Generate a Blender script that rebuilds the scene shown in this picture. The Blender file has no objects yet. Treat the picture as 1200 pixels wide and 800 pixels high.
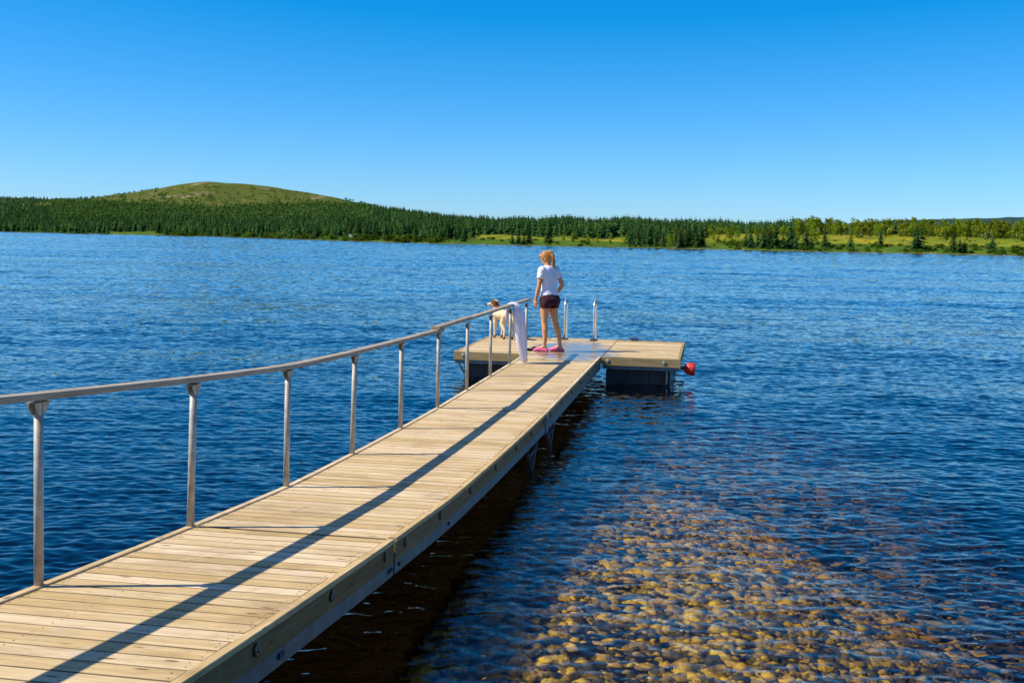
import bpy, bmesh, math, random
import numpy as np
from mathutils import Vector, Matrix, noise as mnoise

random.seed(7); rng = np.random.default_rng(11)
S = bpy.context.scene
COL = S.collection
R = math.radians

# ------------------------------------------------------------------ bookkeeping
def tag(o, label=None, cat=None, group=None, kind=None):
    if label: o['label'] = label
    if cat: o['category'] = cat
    if group: o['group'] = group
    if kind: o['kind'] = kind
    return o

def empty(name, loc=(0, 0, 0), rz=0.0, parent=None):
    o = bpy.data.objects.new(name, None); COL.objects.link(o)
    o.location = loc; o.rotation_euler = (0, 0, rz); o.empty_display_size = .2
    if parent: o.parent = parent
    return o

def link(name, me, mat=None, parent=None, smooth=False):
    if mat is not None:
        for m in (mat if isinstance(mat, (list, tuple)) else [mat]): me.materials.append(m)
    if smooth: me.polygons.foreach_set('use_smooth', [True] * len(me.polygons))
    o = bpy.data.objects.new(name, me); COL.objects.link(o)
    if parent: o.parent = parent
    return o

class MB:
    """collects geometry; build() links it as one mesh object"""
    def __init__(s): s.v = []; s.f = []; s.attr = []; s.mi = []
    def add(s, vs, fs, attr=None, mi=0):
        n = len(s.v); s.v += [tuple(p) for p in vs]
        s.f += [tuple(i + n for i in f) for f in fs]
        s.mi += [mi] * len(fs)
        s.attr += (attr if attr is not None else [(0, 0, 0)] * len(vs))
        return s
    def box(s, x0, x1, y0, y1, z0, z1, M=None, c=0.0):
        """box with chamfered top and bottom long edges when c > 0"""
        if c <= 0:
            vs = [(x, y, z) for z in (z0, z1) for y in (y0, y1) for x in (x0, x1)]
            fs = [(0, 2, 3, 1), (4, 5, 7, 6), (0, 1, 5, 4), (2, 6, 7, 3), (0, 4, 6, 2), (1, 3, 7, 5)]
        else:
            vs = []; fs = []
            for z, i in ((z0, c), (z0 + c, 0), (z1 - c, 0), (z1, c)):
                vs += [(x0 + i, y0 + i, z), (x1 - i, y0 + i, z), (x1 - i, y1 - i, z), (x0 + i, y1 - i, z)]
            fs = [(3, 2, 1, 0), (12, 13, 14, 15)]
            for k in range(3):
                for j in range(4):
                    fs.append((k*4+j, k*4+(j+1) % 4, k*4+4+(j+1) % 4, k*4+4+j))
        if M is not None: vs = [M @ Vector(p) for p in vs]
        return s.add(vs, fs)
    def tube(s, pts, r, n=10, cap=True):
        pts = [Vector(p) for p in pts]
        rs = r if isinstance(r, (list, tuple)) else [r] * len(pts)
        vs = []; fs = []; up = None
        for i, p in enumerate(pts):
            t = (pts[min(i+1, len(pts)-1)] - pts[max(i-1, 0)]).normalized()
            if up is None: up = t.orthogonal().normalized()
            up = (up - t * up.dot(t)).normalized(); b = t.cross(up)
            for k in range(n):
                a = 2 * math.pi * k / n
                vs.append(p + (up * math.cos(a) + b * math.sin(a)) * rs[i])
        for i in range(len(pts) - 1):
            for k in range(n):
                fs.append((i*n+k, i*n+(k+1) % n, (i+1)*n+(k+1) % n, (i+1)*n+k))
        if cap:
            fs.append(tuple(range(n-1, -1, -1))); fs.append(tuple(range((len(pts)-1)*n, len(pts)*n)))
        return s.add(vs, fs)
    def loft(s, rings, closed=True):
        n = len(rings[0]); vs = [p for r in rings for p in r]; fs = []
        for i in range(len(rings) - 1):
            for k in range(n):
                fs.append((i*n+k, i*n+(k+1) % n, (i+1)*n+(k+1) % n, (i+1)*n+k))
        if closed:
            fs.append(tuple(range(n-1, -1, -1))); fs.append(tuple(range((len(rings)-1)*n, len(rings)*n)))
        return s.add(vs, fs)
    def ellipsoid(s, c, rad, rot=None, nu=18, nv=12):
        vs = []; c = Vector(c)
        for i in range(nv + 1):
            th = math.pi * i / nv
            for k in range(nu):
                a = 2*math.pi*k/nu
                p = Vector((rad[0]*math.sin(th)*math.cos(a), rad[1]*math.sin(th)*math.sin(a), rad[2]*math.cos(th)))
                if rot is not None: p = rot @ p
                vs.append(c + p)
        fs = []
        for i in range(nv):
            for k in range(nu):
                q = (i*nu+k, (i+1)*nu+k, (i+1)*nu+(k+1) % nu, i*nu+(k+1) % nu)
                fs.append(q)
        return s.add(vs, fs)
    def mesh(s, name):
        me = bpy.data.meshes.new(name); me.from_pydata(s.v, [], s.f); me.update()
        me.polygons.foreach_set('material_index', s.mi)
        if any(a != (0, 0, 0) for a in s.attr):
            at = me.attributes.new('grain', 'FLOAT_VECTOR', 'POINT')
            at.data.foreach_set('vector', [c for a in s.attr for c in a])
        return me
    def build(s, name, mat=None, parent=None, smooth=False):
        return link(name, s.mesh(name), mat, parent, smooth)

def mesh_np(name, V, F, smooth=False, attrs=None):
    """V (n,3), F (m,k)"""
    me = bpy.data.meshes.new(name); V = np.asarray(V, np.float32); F = np.asarray(F, np.int32)
    m, k = F.shape
    me.vertices.add(len(V)); me.vertices.foreach_set('co', V.ravel())
    me.loops.add(m*k); me.loops.foreach_set('vertex_index', F.ravel())
    me.polygons.add(m); me.polygons.foreach_set('loop_start', np.arange(m, dtype=np.int32)*k)
    me.polygons.foreach_set('loop_total', np.full(m, k, np.int32))
    if smooth: me.polygons.foreach_set('use_smooth', np.ones(m, bool))
    for n, a in (attrs or {}).items():
        a = np.asarray(a, np.float32)
        if a.ndim == 1:
            at = me.attributes.new(n, 'FLOAT', 'POINT'); at.data.foreach_set('value', a)
        else:
            at = me.attributes.new(n, 'FLOAT_VECTOR', 'POINT'); at.data.foreach_set('vector', a.ravel())
    me.update(calc_edges=True); me.validate()
    return me

def grid_faces(nr, nc):
    i = np.arange(nr-1)[:, None]*nc + np.arange(nc-1)[None, :]
    return np.stack([i, i+1, i+nc+1, i+nc], -1).reshape(-1, 4)

def remeshed(name, mb, voxel, smooth_it=4, fac=.5):
    """one continuous skin over overlapping shapes"""
    o = link('tmp', mb.mesh('tmp'))
    m = o.modifiers.new('r', 'REMESH'); m.mode = 'VOXEL'; m.voxel_size = voxel; m.use_smooth_shade = True
    if smooth_it:
        m2 = o.modifiers.new('s', 'SMOOTH'); m2.iterations = smooth_it; m2.factor = fac
    dg = bpy.context.evaluated_depsgraph_get(); dg.update()
    me = bpy.data.meshes.new_from_object(o.evaluated_get(dg)); me.name = name
    me.materials.clear()
    bpy.data.objects.remove(o)
    return me

# ------------------------------------------------------------------ materials
class N:
    def __init__(s, name):
        s.m = bpy.data.materials.new(name); s.m.use_nodes = True; s.t = s.m.node_tree
        s.t.nodes.clear(); s.out = s.t.nodes.new('ShaderNodeOutputMaterial')
    def n(s, typ, props=None, **ins):
        nd = s.t.nodes.new(typ)
        for k, v in (props or {}).items(): setattr(nd, k, v)
        for k, v in ins.items():
            key = int(k[1:]) if k[0] == 'i' and k[1:].isdigit() else k.replace('_', ' ')
            sock = nd.inputs[key]
            if isinstance(v, bpy.types.NodeSocket): s.t.links.new(v, sock)
            else: sock.default_value = v
        return nd
    def noise(s, vec, scale, detail=3, rough=.5, dist=0.0):
        return s.n('ShaderNodeTexNoise', None, Vector=vec, Scale=scale, Detail=detail, Roughness=rough, Distortion=dist)
    def mapping(s, vec, scale=(1, 1, 1), rot=(0, 0, 0), loc=(0, 0, 0)):
        return s.n('ShaderNodeMapping', None, Vector=vec, Scale=scale, Rotation=rot, Location=loc).outputs[0]
    def ramp(s, fac, stops, interp='LINEAR'):
        nd = s.n('ShaderNodeValToRGB', None, Fac=fac); cr = nd.color_ramp; cr.interpolation = interp
        while len(cr.elements) < len(stops): cr.elements.new(.5)
        for e, (p, c) in zip(cr.elements, stops):
            e.position = p; e.color = (tuple(c)+(1,)) if isinstance(c, (tuple, list)) else (c, c, c, 1)
        return nd.outputs[0]
    def mix(s, fac, a, b, mode='MIX'):
        nd = s.t.nodes.new('ShaderNodeMix'); nd.data_type = 'RGBA'; nd.blend_type = mode
        for sock, v in ((nd.inputs[0], fac), (nd.inputs[6], a), (nd.inputs[7], b)):
            if isinstance(v, bpy.types.NodeSocket): s.t.links.new(v, sock)
            elif sock is nd.inputs[0]: sock.default_value = v
            else: sock.default_value = tuple(v) + (1,) if len(v) == 3 else v
        return nd.outputs[2]
    def math(s, op, a, b=0.0, c=None, clamp=False):
        nd = s.t.nodes.new('ShaderNodeMath'); nd.operation = op; nd.use_clamp = clamp
        for i, v in enumerate((a, b) + ((c,) if c is not None else ())):
            if isinstance(v, bpy.types.NodeSocket): s.t.links.new(v, nd.inputs[i])
            else: nd.inputs[i].default_value = v
        return nd.outputs[0]
    def vmath(s, op, a, b=None, scale=None):
        nd = s.t.nodes.new('ShaderNodeVectorMath'); nd.operation = op
        for i, v in enumerate((a, b)):
            if v is None: continue
            if isinstance(v, bpy.types.NodeSocket): s.t.links.new(v, nd.inputs[i])
            else: nd.inputs[i].default_value = v
        if scale is not None:
            if isinstance(scale, bpy.types.NodeSocket): s.t.links.new(scale, nd.inputs['Scale'])
            else: nd.inputs['Scale'].default_value = scale
        return nd.outputs[1] if op in ('LENGTH', 'DISTANCE', 'DOT_PRODUCT') else nd.outputs[0]
    def bump(s, h, strength=.3, dist=.01):
        return s.n('ShaderNodeBump', None, Height=h, Strength=strength, Distance=dist).outputs[0]
    def finish(s, color, rough=.6, normal=None, metallic=0.0, spec=.5, **kw):
        b = s.n('ShaderNodeBsdfPrincipled')
        for k, v in dict(Base_Color=color, Roughness=rough, Metallic=metallic, Specular_IOR_Level=spec, **kw).items():
            sk = b.inputs[k.replace('_', ' ')]
            if isinstance(v, bpy.types.NodeSocket): s.t.links.new(v, sk)
            elif isinstance(v, (tuple, list)): sk.default_value = tuple(v) + ((1,) if len(v) == 3 and sk.type == 'RGBA' else ())
            else: sk.default_value = v
        if normal is not None: s.t.links.new(normal, b.inputs['Normal'])
        s.t.links.new(b.outputs[0], s.out.inputs[0]); return s.m
    def obj(s): return s.n('ShaderNodeTexCoord').outputs['Object']
    def pos(s): return s.n('ShaderNodeNewGeometry').outputs['Position']
    def attr(s, name): return s.n('ShaderNodeAttribute', {'attribute_name': name})

def simple(name, col, rough=.6, var=.25, scale=8.0, metallic=0.0, spec=.4, bump=0.0, vec='obj'):
    k = N(name); co = k.obj()
    f = k.noise(co, scale, 5, .6).outputs[0]
    c = k.mix(k.ramp(f, [(.3, 0.0), (.7, 1.0)]), tuple(x*(1-var) for x in col), tuple(min(1, x*(1+var)) for x in col))
    nrm = k.bump(k.noise(co, scale*6, 4, .6).outputs[0], bump, .004) if bump else None
    return k.finish(c, rough, nrm, metallic, spec)

def wood(name, light, dark, wet=False, rough=.75, weather=.95):
    """boards: attribute grain = (along, across, random)"""
    k = N(name); at = k.attr('grain'); g = at.outputs['Vector']
    sep = k.n('ShaderNodeSeparateXYZ', None, Vector=g)
    gv = k.mapping(g, (2.2, 38, 23)); gv2 = k.mapping(g, (7, 190, 57))
    a = k.noise(gv, 1, 5, .62, .6).outputs[0]; b = k.noise(gv2, 1, 3, .55).outputs[0]
    c = k.mix(k.ramp(a, [(.34, 0.0), (.66, 1.0)]), dark, light)
    c = k.mix(k.math('MULTIPLY', k.ramp(b, [(.45, 0.0), (.70, 1.0)]), .5), c, tuple(x*.55 for x in dark))
    # board to board
    rb = k.n('ShaderNodeTexWhiteNoise', {'noise_dimensions': '1D'}, W=sep.outputs[2]).outputs[0]
    hs = k.n('ShaderNodeHueSaturation', None, Color=c, Value=k.math('MULTIPLY_ADD', rb, .34, .82), Saturation=k.math('MULTIPLY_ADD', rb, -.3, 1.12))
    c = hs.outputs[0]
    # blotchy stains and footworn grey
    p = k.pos()
    st = k.noise(k.mapping(p, (1.6, 2.6, 1)), 1, 6, .68, .4).outputs[0]
    c = k.mix(k.math('MULTIPLY', k.ramp(st, [(.50, 0.0), (.64, 1.0)]), .52*weather), c, (.30, .19, .085))
    st2 = k.noise(p, 5.5, 5, .7).outputs[0]
    c = k.mix(k.math('MULTIPLY', k.ramp(st2, [(.56, 0.0), (.7, 1.0)]), .5*weather), c, (.56, .46, .35))
    # knots
    vk = k.n('ShaderNodeTexVoronoi', None, Vector=k.mapping(g, (3.1, 11, 31)), Scale=1.0, Randomness=1.0).outputs['Distance']
    c = k.mix(k.ramp(vk, [(.06, .9), (.13, 0.0)]), c, (.13, .065, .025))
    h = k.math('ADD', a, k.math('MULTIPLY', b, .5))
    nrm = k.bump(h, .35, .004); ro = rough
    if wet:
        d = k.vmath('SUBTRACT', p, (1.08, 19.2, .45))
        d = k.vmath('MULTIPLY', d, (.66, .26, 0.0))
        d = k.vmath('LENGTH', d)
        wn = k.noise(k.mapping(p, (2.6, 2.2, 1)), 1, 5, .65).outputs[0]
        w = k.ramp(k.math('ADD', d, k.math('MULTIPLY', wn, 1.0)), [(.88, 1.0), (1.28, 0.0)])
        c = k.mix(k.math('MULTIPLY', w, .55), c, (.10, .075, .045))
        ro = k.math('MULTIPLY_ADD', w, -(rough-.26), rough)
        nm = k.n('ShaderNodeMix', {'data_type': 'VECTOR'}); k.t.links.new(w, nm.inputs[0])
        k.t.links.new(nrm, nm.inputs[4]); k.t.links.new(k.n('ShaderNodeNewGeometry').outputs['Normal'], nm.inputs[5])
        nrm = nm.outputs[1]
        return k.finish(c, ro, nrm, spec=.5, Coat_Weight=k.math('MULTIPLY', w, .55), Coat_Roughness=.14)
    return k.finish(c, ro, nrm, spec=.25)

M_deck = wood('deck_planks', (.76, .56, .295), (.54, .37, .165))
M_float = wood('float_planks', (.76, .56, .295), (.54, .37, .165), wet=True)
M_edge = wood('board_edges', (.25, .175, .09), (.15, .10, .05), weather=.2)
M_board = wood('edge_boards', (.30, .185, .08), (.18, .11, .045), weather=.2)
M_fboard = wood('dock_edge_boards', (.46, .34, .165), (.31, .215, .09), weather=.3)
M_rail = wood('handrail_wood', (.47, .375, .25), (.30, .225, .14), rough=.6, weather=.3)
M_galv = simple('galvanised_steel', (.40, .37, .31), .58, .3, 18, metallic=.25, bump=.15)
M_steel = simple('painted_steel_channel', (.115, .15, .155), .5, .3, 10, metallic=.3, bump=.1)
M_dark = simple('dark_steel', (.045, .05, .055), .6, .4, 9, bump=.2)
M_bolt = simple('bolt_metal', (.20, .155, .095), .45, .3, 40, metallic=.6)
M_pont = simple('pontoon_plastic', (.014, .019, .024), .5, .4, 5, bump=.1)
M_chrome = simple('ladder_steel', (.72, .72, .70), .25, .1, 12, metallic=.7)
M_red = simple('red_rubber', (.55, .03, .015), .45, .25, 14, bump=.15)
M_rub = simple('black_rubber', (.015, .015, .017), .7, .3, 20)

# ------------------------------------------------------------------ camera, sky, sun
H = 2.39
cam = bpy.data.cameras.new('camera'); cam.sensor_width = 36; cam.lens = 39.0; cam.shift_y = -.1017
cam.clip_start = .1; cam.clip_end = 20000
co = bpy.data.objects.new('camera', cam); COL.objects.link(co)
co.matrix_world = Matrix.Translation((0, 0, H)) @ Matrix.Rotation(R(90), 4, 'X') @ Matrix.Rotation(.0183, 4, 'Z')
S.camera = co

SUN_EL = R(47); sx, sy = -1.0, -.16           # towards the sun in plan
W = bpy.data.worlds.new('World'); S.world = W; W.use_nodes = True
nt = W.node_tree; nt.nodes.clear()
sky = nt.nodes.new('ShaderNodeTexSky'); sky.sky_type = 'NISHITA'; sky.sun_disc = False
sky.sun_elevation = SUN_EL; sky.sun_rotation = math.atan2(sx, sy) % (2*math.pi)
sky.altitude = 900; sky.air_density = 1.0; sky.dust_density = .25; sky.ozone_density = 8.0
sp = nt.nodes.new('ShaderNodeSeparateColor'); cb = nt.nodes.new('ShaderNodeCombineColor')
def wmath(op, a, b):
    n = nt.nodes.new('ShaderNodeMath'); n.operation = op
    for i, v in enumerate((a, b)):
        if isinstance(v, bpy.types.NodeSocket): nt.links.new(v, n.inputs[i])
        else: n.inputs[i].default_value = v
    return n.outputs[0]
bg = nt.nodes.new('ShaderNodeBackground'); bg.inputs['Strength'].default_value = .076
wo = nt.nodes.new('ShaderNodeOutputWorld')
nt.links.new(sky.outputs[0], sp.inputs[0])          # deep clear mountain-air blue: less red, more blue
nt.links.new(wmath('MAXIMUM', wmath('MULTIPLY', wmath('SUBTRACT', sp.outputs[0], 1.33), 1.29), wmath('MULTIPLY', sp.outputs[0], .05)), cb.inputs[0])
nt.links.new(wmath('MAXIMUM', wmath('SUBTRACT', wmath('MULTIPLY', sp.outputs[1], 1.41), .5), wmath('MULTIPLY', sp.outputs[1], .9)), cb.inputs[1])
nt.links.new(wmath('MULTIPLY', sp.outputs[2], 1.70), cb.inputs[2])
# warm glow added around the out-of-frame sun to lighten the teal shadows
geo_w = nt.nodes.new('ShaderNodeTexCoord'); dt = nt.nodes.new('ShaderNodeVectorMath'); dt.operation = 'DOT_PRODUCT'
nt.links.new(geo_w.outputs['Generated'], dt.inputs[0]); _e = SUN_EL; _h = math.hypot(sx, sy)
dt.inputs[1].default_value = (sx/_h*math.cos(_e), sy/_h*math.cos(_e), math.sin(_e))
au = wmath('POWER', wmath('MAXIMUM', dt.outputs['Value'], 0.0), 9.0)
fill_glow = nt.nodes.new('ShaderNodeCombineColor')
for i, v in enumerate((6.0, 3.6, 1.4)): nt.links.new(wmath('MULTIPLY', au, v), fill_glow.inputs[i])
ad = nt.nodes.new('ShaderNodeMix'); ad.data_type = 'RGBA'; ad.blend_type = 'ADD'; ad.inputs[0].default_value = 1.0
nt.links.new(cb.outputs[0], ad.inputs[6]); nt.links.new(fill_glow.outputs[0], ad.inputs[7])
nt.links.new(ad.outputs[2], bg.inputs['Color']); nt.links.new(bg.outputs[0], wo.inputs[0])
L = bpy.data.lights.new('sun', 'SUN'); L.energy = 5.0; L.angle = R(.53); L.color = (1, .93, .80)
lo = bpy.data.objects.new('sun', L); COL.objects.link(lo)
tos = Vector((sx, sy, math.tan(SUN_EL)*math.hypot(sx, sy))).normalized()
lo.rotation_euler = tos.to_track_quat('Z', 'Y').to_euler(); lo.location = (-20, -5, 30)
vs = S.view_settings; S.display_settings.display_device = 'sRGB'
vs.view_transform = 'Standard'; vs.look = 'None'; vs.gamma = 1; vs.exposure = 0.3; vs.use_curve_mapping = False
S.cycles.use_denoising = True
S.cycles.transparent_max_bounces = 12; S.cycles.max_bounces = 8; S.cycles.glossy_bounces = 4
S.cycles.sample_clamp_indirect = 8

# ------------------------------------------------------------------ water
def make_water():
    rows = [2.0]
    while rows[-1] < 760:
        y = rows[-1]
        rows.append(y + (.045 if y < 5.6 else max(.018, y*(.0029 if y < 46 else .0039))))
    Y = np.array(rows); nc = 690
    a = np.linspace(-.60, .60, nc)
    X = a[None, :]*(Y[:, None]+4); YY = np.repeat(Y[:, None], nc, 1)
    P = np.stack([X.ravel(), YY.ravel()], 1)
    cell = np.maximum(.6*P[:, 1]*.0031, (P[:, 1]+4)*1.2/nc)
    Z = np.zeros(len(P))
    base = math.atan2(.94, .34)
    lam = np.exp(np.linspace(math.log(.085), math.log(14), 110))
    lo_ = 34                                              # rows are sorted by distance: each wave is only summed where it is resolved
    for i, l in enumerate(lam):
        th = base + rng.normal(0, .72); kx, ky = math.cos(th), math.sin(th); kk = 2*math.pi/l
        ph = rng.uniform(0, 6.28)
        q = l/cell
        own = .027*(1.0 if l < .15 else (.15/l)**.9) if l < .9 else .004
        w = np.clip((q-2.6)/2.0, 0, 1)*np.maximum(own, .048*np.clip((8-q)/4, 0, 1))
        m = w > 1e-5
        if not m.any(): continue
        x, y = P[m, 0], P[m, 1]
        Z[m] += w[m]/kk*np.sin(kk*(kx*x+ky*y)+ph + .6*np.sin((.9*x*math.cos(i)+.7*y*math.sin(i*1.7))*min(1, .35/l)))
    gust = .90+.25*np.sin(P[:, 0]*.021+P[:, 1]*.11+1.3*np.sin(P[:, 1]*.031))*np.sin(P[:, 1]*.047+P[:, 0]*.006)+.16*np.sin(P[:, 1]*.31+P[:, 0]*.05+2*np.sin(P[:, 0]*.02))
    Z *= gust
    near = np.clip((26-P[:, 1])/18, 0, 1)
    me = mesh_np('water', np.column_stack([P, Z]), grid_faces(len(Y), nc), True, {'near': near})
    k = N('lake_water')
    geo = k.n('ShaderNodeNewGeometry'); p = geo.outputs['Position']
    n1 = k.noise(k.mapping(p, (6.5, 10.5, 1), (0, 0, R(18))), 1, 3, .55).outputs['Color']
    n2 = k.noise(k.mapping(p, (1.3, 3.4, 1), (0, 0, R(12)), (7, 3, 0)), 1, 2, .5).outputs['Color']
    n3 = k.noise(k.mapping(p, (.16, .55, 1), (0, 0, R(8)), (3, 9, 0)), 1, 2, .5).outputs['Color']
    patch = k.noise(k.mapping(p, (.012, .05, 1), (0, 0, R(5))), 1, 3, .55).outputs[0]
    nr = k.attr('near').outputs['Fac']
    far = k.math('SUBTRACT', 1.0, nr)
    def cen(c, s): return k.vmath('MULTIPLY', k.vmath('SUBTRACT', c, (.5, .5, .5)), (s, s*1.1, 0))
    v = k.vmath('SCALE', cen(n1, .9), scale=k.math('MULTIPLY_ADD', far, .26, .26))
    v = k.vmath('ADD', v, k.vmath('SCALE', cen(n2, .25), scale=far))
    v = k.vmath('ADD', v, k.vmath('SCALE', cen(n3, .12), scale=far))
    v = k.vmath('SCALE', v, scale=k.ramp(patch, [(.3, .65), (.7, 1.35)]))
    nrm = k.vmath('NORMALIZE', k.vmath('ADD', geo.outputs['Normal'], v))
    fr = k.n('ShaderNodeFresnel', None, IOR=1.36, Normal=nrm).outputs[0]
    gl = k.n('ShaderNodeBsdfGlossy', {'distribution': 'GGX'}, Color=(1, 1, 1, 1), Roughness=.04, Normal=nrm).outputs[0]
    tr = k.n('ShaderNodeBsdfTransparent', None, Color=(1, 1, 1, 1)).outputs[0]
    rf = k.n('ShaderNodeBsdfRefraction', None, Color=(1, 1, 1, 1), Roughness=0.0, IOR=1.333, Normal=nrm).outputs[0]
    body = k.n('ShaderNodeMixShader', None, Fac=.38); k.t.links.new(tr, body.inputs[1]); k.t.links.new(rf, body.inputs[2])
    mx = k.n('ShaderNodeMixShader', None, Fac=fr); k.t.links.new(body.outputs[0], mx.inputs[1]); k.t.links.new(gl, mx.inputs[2])
    k.t.links.new(mx.outputs[0], k.out.inputs[0])
    va = k.n('ShaderNodeVolumeAbsorption', None, Color=(.915, .878, .03, 1), Density=1.35)
    k.t.links.new(va.outputs[0], k.out.inputs[1])
    tag(link('water', me, k.m), kind='structure')
make_water()

# ------------------------------------------------------------------ lake bed and the bank behind the camera
def bed_z(x, y):
    prof = np.interp(y, [-12, -3, 0, 2.4, 4.5, 6, 8, 11, 14, 18, 25, 40], [1.3, 1.15, .82, .05, -.16, -.21, -.31, -.54, -.86, -1.42, -2.7, -5])
    e = -.62+.175*(y-5.95)-x
    side = np.where(y > 2, .16*np.maximum(0, x-.9-.03*y)**1.7 + np.minimum(2.4*np.maximum(0, e), 3.6), 0)*np.clip((y-2)/3, 0, 1)
    return prof - side
def sstep0(a, b, x):
    q = min(1, max(0, (x-a)/(b-a))); return q*q*(3-2*q)
def make_bed():
    Y = np.concatenate([np.arange(-12, 26, .22), np.array([28, 34, 45, 80, 200, 500, 900.])])
    nc = 90; a = np.linspace(-1, 1, nc)
    hw = 12+np.maximum(Y, 0)*.75
    X = a[None, :]*hw[:, None]; YY = np.repeat(Y[:, None], nc, 1)
    Z = bed_z(X, YY) + .03*np.sin(X*3.1+YY*1.3)*np.cos(YY*2.3-X)
    Z = np.maximum(Z, -7)
    me = mesh_np('lake_bed', np.stack([X.ravel(), YY.ravel(), Z.ravel()], 1), grid_faces(len(Y), nc), True)
    k = N('lake_bed_gravel'); p = k.pos()
    f = k.noise(p, 9, 5, .65).outputs[0]
    c = k.mix(k.ramp(f, [(.35, 0.0), (.65, 1.0)]), (.004, .0035, .0025), (.012, .009, .005))
    tag(link('lake_bed', me, k.finish(c, .9, k.bump(f, .5, .03), spec=.1)), kind='structure')
    # stones on the shoal
    bm = bmesh.new(); bmesh.ops.create_icosphere(bm, subdivisions=1, radius=1)
    bv = np.array([v.co[:] for v in bm.verts]); bf = np.array([[v.index for v in f.verts] for f in bm.faces]); bm.free()
    Vs = []; Fs = []; T = []; n = 0; cnt = 0
    for _ in range(21000):
        y = 4.6+rng.random()**1.15*13; x = rng.uniform(-.62+.175*(y-6), 4.6+.2*(y-6))
        if rng.random() < sstep0(2.0, 4.2, x-.2*(y-6)) or rng.random() < .7*sstep0(12, 17, y): continue
        r = .018+.046*rng.random()**2.6
        if rng.random() < .02: r *= 1.7
        sc = np.array([r*rng.uniform(.8, 1.5), r*rng.uniform(.8, 1.3), r*rng.uniform(.35, .75)])
        v = bv*(1+rng.normal(0, .10, (len(bv), 1)))*sc
        an = rng.uniform(0, 6.28); ca, sa = math.cos(an), math.sin(an)
        v = np.stack([v[:, 0]*ca-v[:, 1]*sa, v[:, 0]*sa+v[:, 1]*ca, v[:, 2]+v[:, 0]*rng.uniform(-.35, .35)], 1)
        v += np.array([x, y, bed_z(np.array(x), np.array(y))+sc[2]*.35])
        Vs.append(v); Fs.append(bf+n); n += len(bv); T.append(np.full(len(bv), rng.random()))
    me = mesh_np('lake_bed_stones', np.concatenate(Vs), np.concatenate(Fs), True, {'tint': np.concatenate(T)})
    k = N('shoal_stones'); t = k.attr('tint').outputs['Fac']; p = k.pos()
    c = k.ramp(t, [(0.0, (.025, .03, .035)), (.30, (.07, .07, .06)), (.42, (.40, .26, .05)), (.75, (.86, .54, .06)), (.93, (.90, .62, .12)), (1.0, (.85, .66, .30))])
    f = k.noise(p, 22, 4, .6).outputs[0]
    c = k.mix(k.ramp(f, [(.4, 0.0), (.65, .6)]), c, (.14, .09, .04))
    tag(link('lake_bed_stones', me, k.finish(c, .8, spec=.1)), kind='stuff',
        label='golden brown stones showing through shallow water right of the walkway', cat='stones')
make_bed()

# ------------------------------------------------------------------ walkway
DV = Vector((.1776, .9841, 0)); NV = Vector((.9841, -.1776, 0)); P0 = Vector((-3.08, 0, 0)); WW = 1.27
_zs = np.linspace(-4, 22, 521)
_zz = np.interp(_zs*.9841, [-4, -2, 0, 3.78, 5.09, 6.57, 8.05, 9.53, 11, 12.5, 30], [1.47, 1.31, 1.155, .855, .749, .640, .545, .502, .472, .452, .450])
_ker = np.hanning(31); _ker /= _ker.sum()
_zz = np.convolve(np.pad(_zz, 15, mode='edge'), _ker, 'valid')
def dz(s): return float(np.interp(s, _zs, _zz))
def wp(s, u, z=0.0): return P0 + DV*s + NV*u + Vector((0, 0, dz(s)+z))
S_END = 18.745

walk = empty('walkway', wp(8, WW/2))
tag(walk, 'long pale plank walkway with one handrail sloping down to the floating dock', 'walkway')
bpy.context.view_layer.update()
def part(mb, name, mat, parent, smooth=False):
    o = mb.build(name, mat, parent, smooth)
    if parent.type == 'EMPTY': o.matrix_parent_inverse = parent.matrix_world.inverted()
    return o

_plank_id = [0]
def plank(mb, corner, du, dv, lu, lv, th, ch=.003):
    """board with chamfered edges; corner at top, du along, dv across"""
    _plank_id[0] += 1; rid = _plank_id[0]*.137
    up = Vector((0, 0, 1)); vs = []; at = []
    prof = [(0, -th), (0, -ch), (ch, 0), (lv-ch, 0), (lv, -ch), (lv, -th)]
    off = random.random()*20
    for e in (0, lu):
        for (b, z) in prof:
            vs.append(corner + du*e + dv*b + up*z); at.append((off+e, b+rid*3.3, rid))
    fs = [(i, (i+1) % 6, 6+(i+1) % 6, 6+i) for i in range(6)] + [(5, 4, 3, 2, 1, 0), (6, 7, 8, 9, 10, 11)]
    n0 = len(mb.mi); mb.add(vs, fs, at)
    for q in (0, 1, 3, 4): mb.mi[n0+q] = 2                # edges painted dark to deepen the shade lines between boards

def deck_section(s0, s1):
    mb = MB(); s = s0; pw, gap = .1165, .0075
    while s < s1 - .03:
        w = min(pw, s1-s) if s + pw > s1 else pw
        j = random.uniform(-.0008, .0008); u0 = .052+random.uniform(0, .006); u1 = WW-.054-random.uniform(0, .008)
        c = wp(s, u0, j); sl = (wp(s+w, u0)-wp(s, u0)).normalized()
        plank(mb, c, NV, sl, u1-u0, w, .028)
        for uu in (.075, .42, .84, WW-.085):                 # nail heads
            for q in (.25, .75):
                o = wp(s, 0, j)+sl*(w*q+random.uniform(-.008, .008))+NV*(uu+random.uniform(-.01, .01))+Vector((0, 0, .0012)); rr = random.uniform(.0028, .0042)
                mb.add([o+DV*rr*math.cos(z*math.pi/3)+NV*rr*math.sin(z*math.pi/3) for z in range(6)], [(5, 4, 3, 2, 1, 0)], None, 1)
        s += pw+gap
    return mb
SEC = [(-2.2, 6.70), (6.73, 12.68), (12.72, S_END)]
for a, b in SEC: part(deck_section(a, b), 'deck_section', [M_float if b == S_END else M_deck, M_dark, M_edge], walk)

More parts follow.
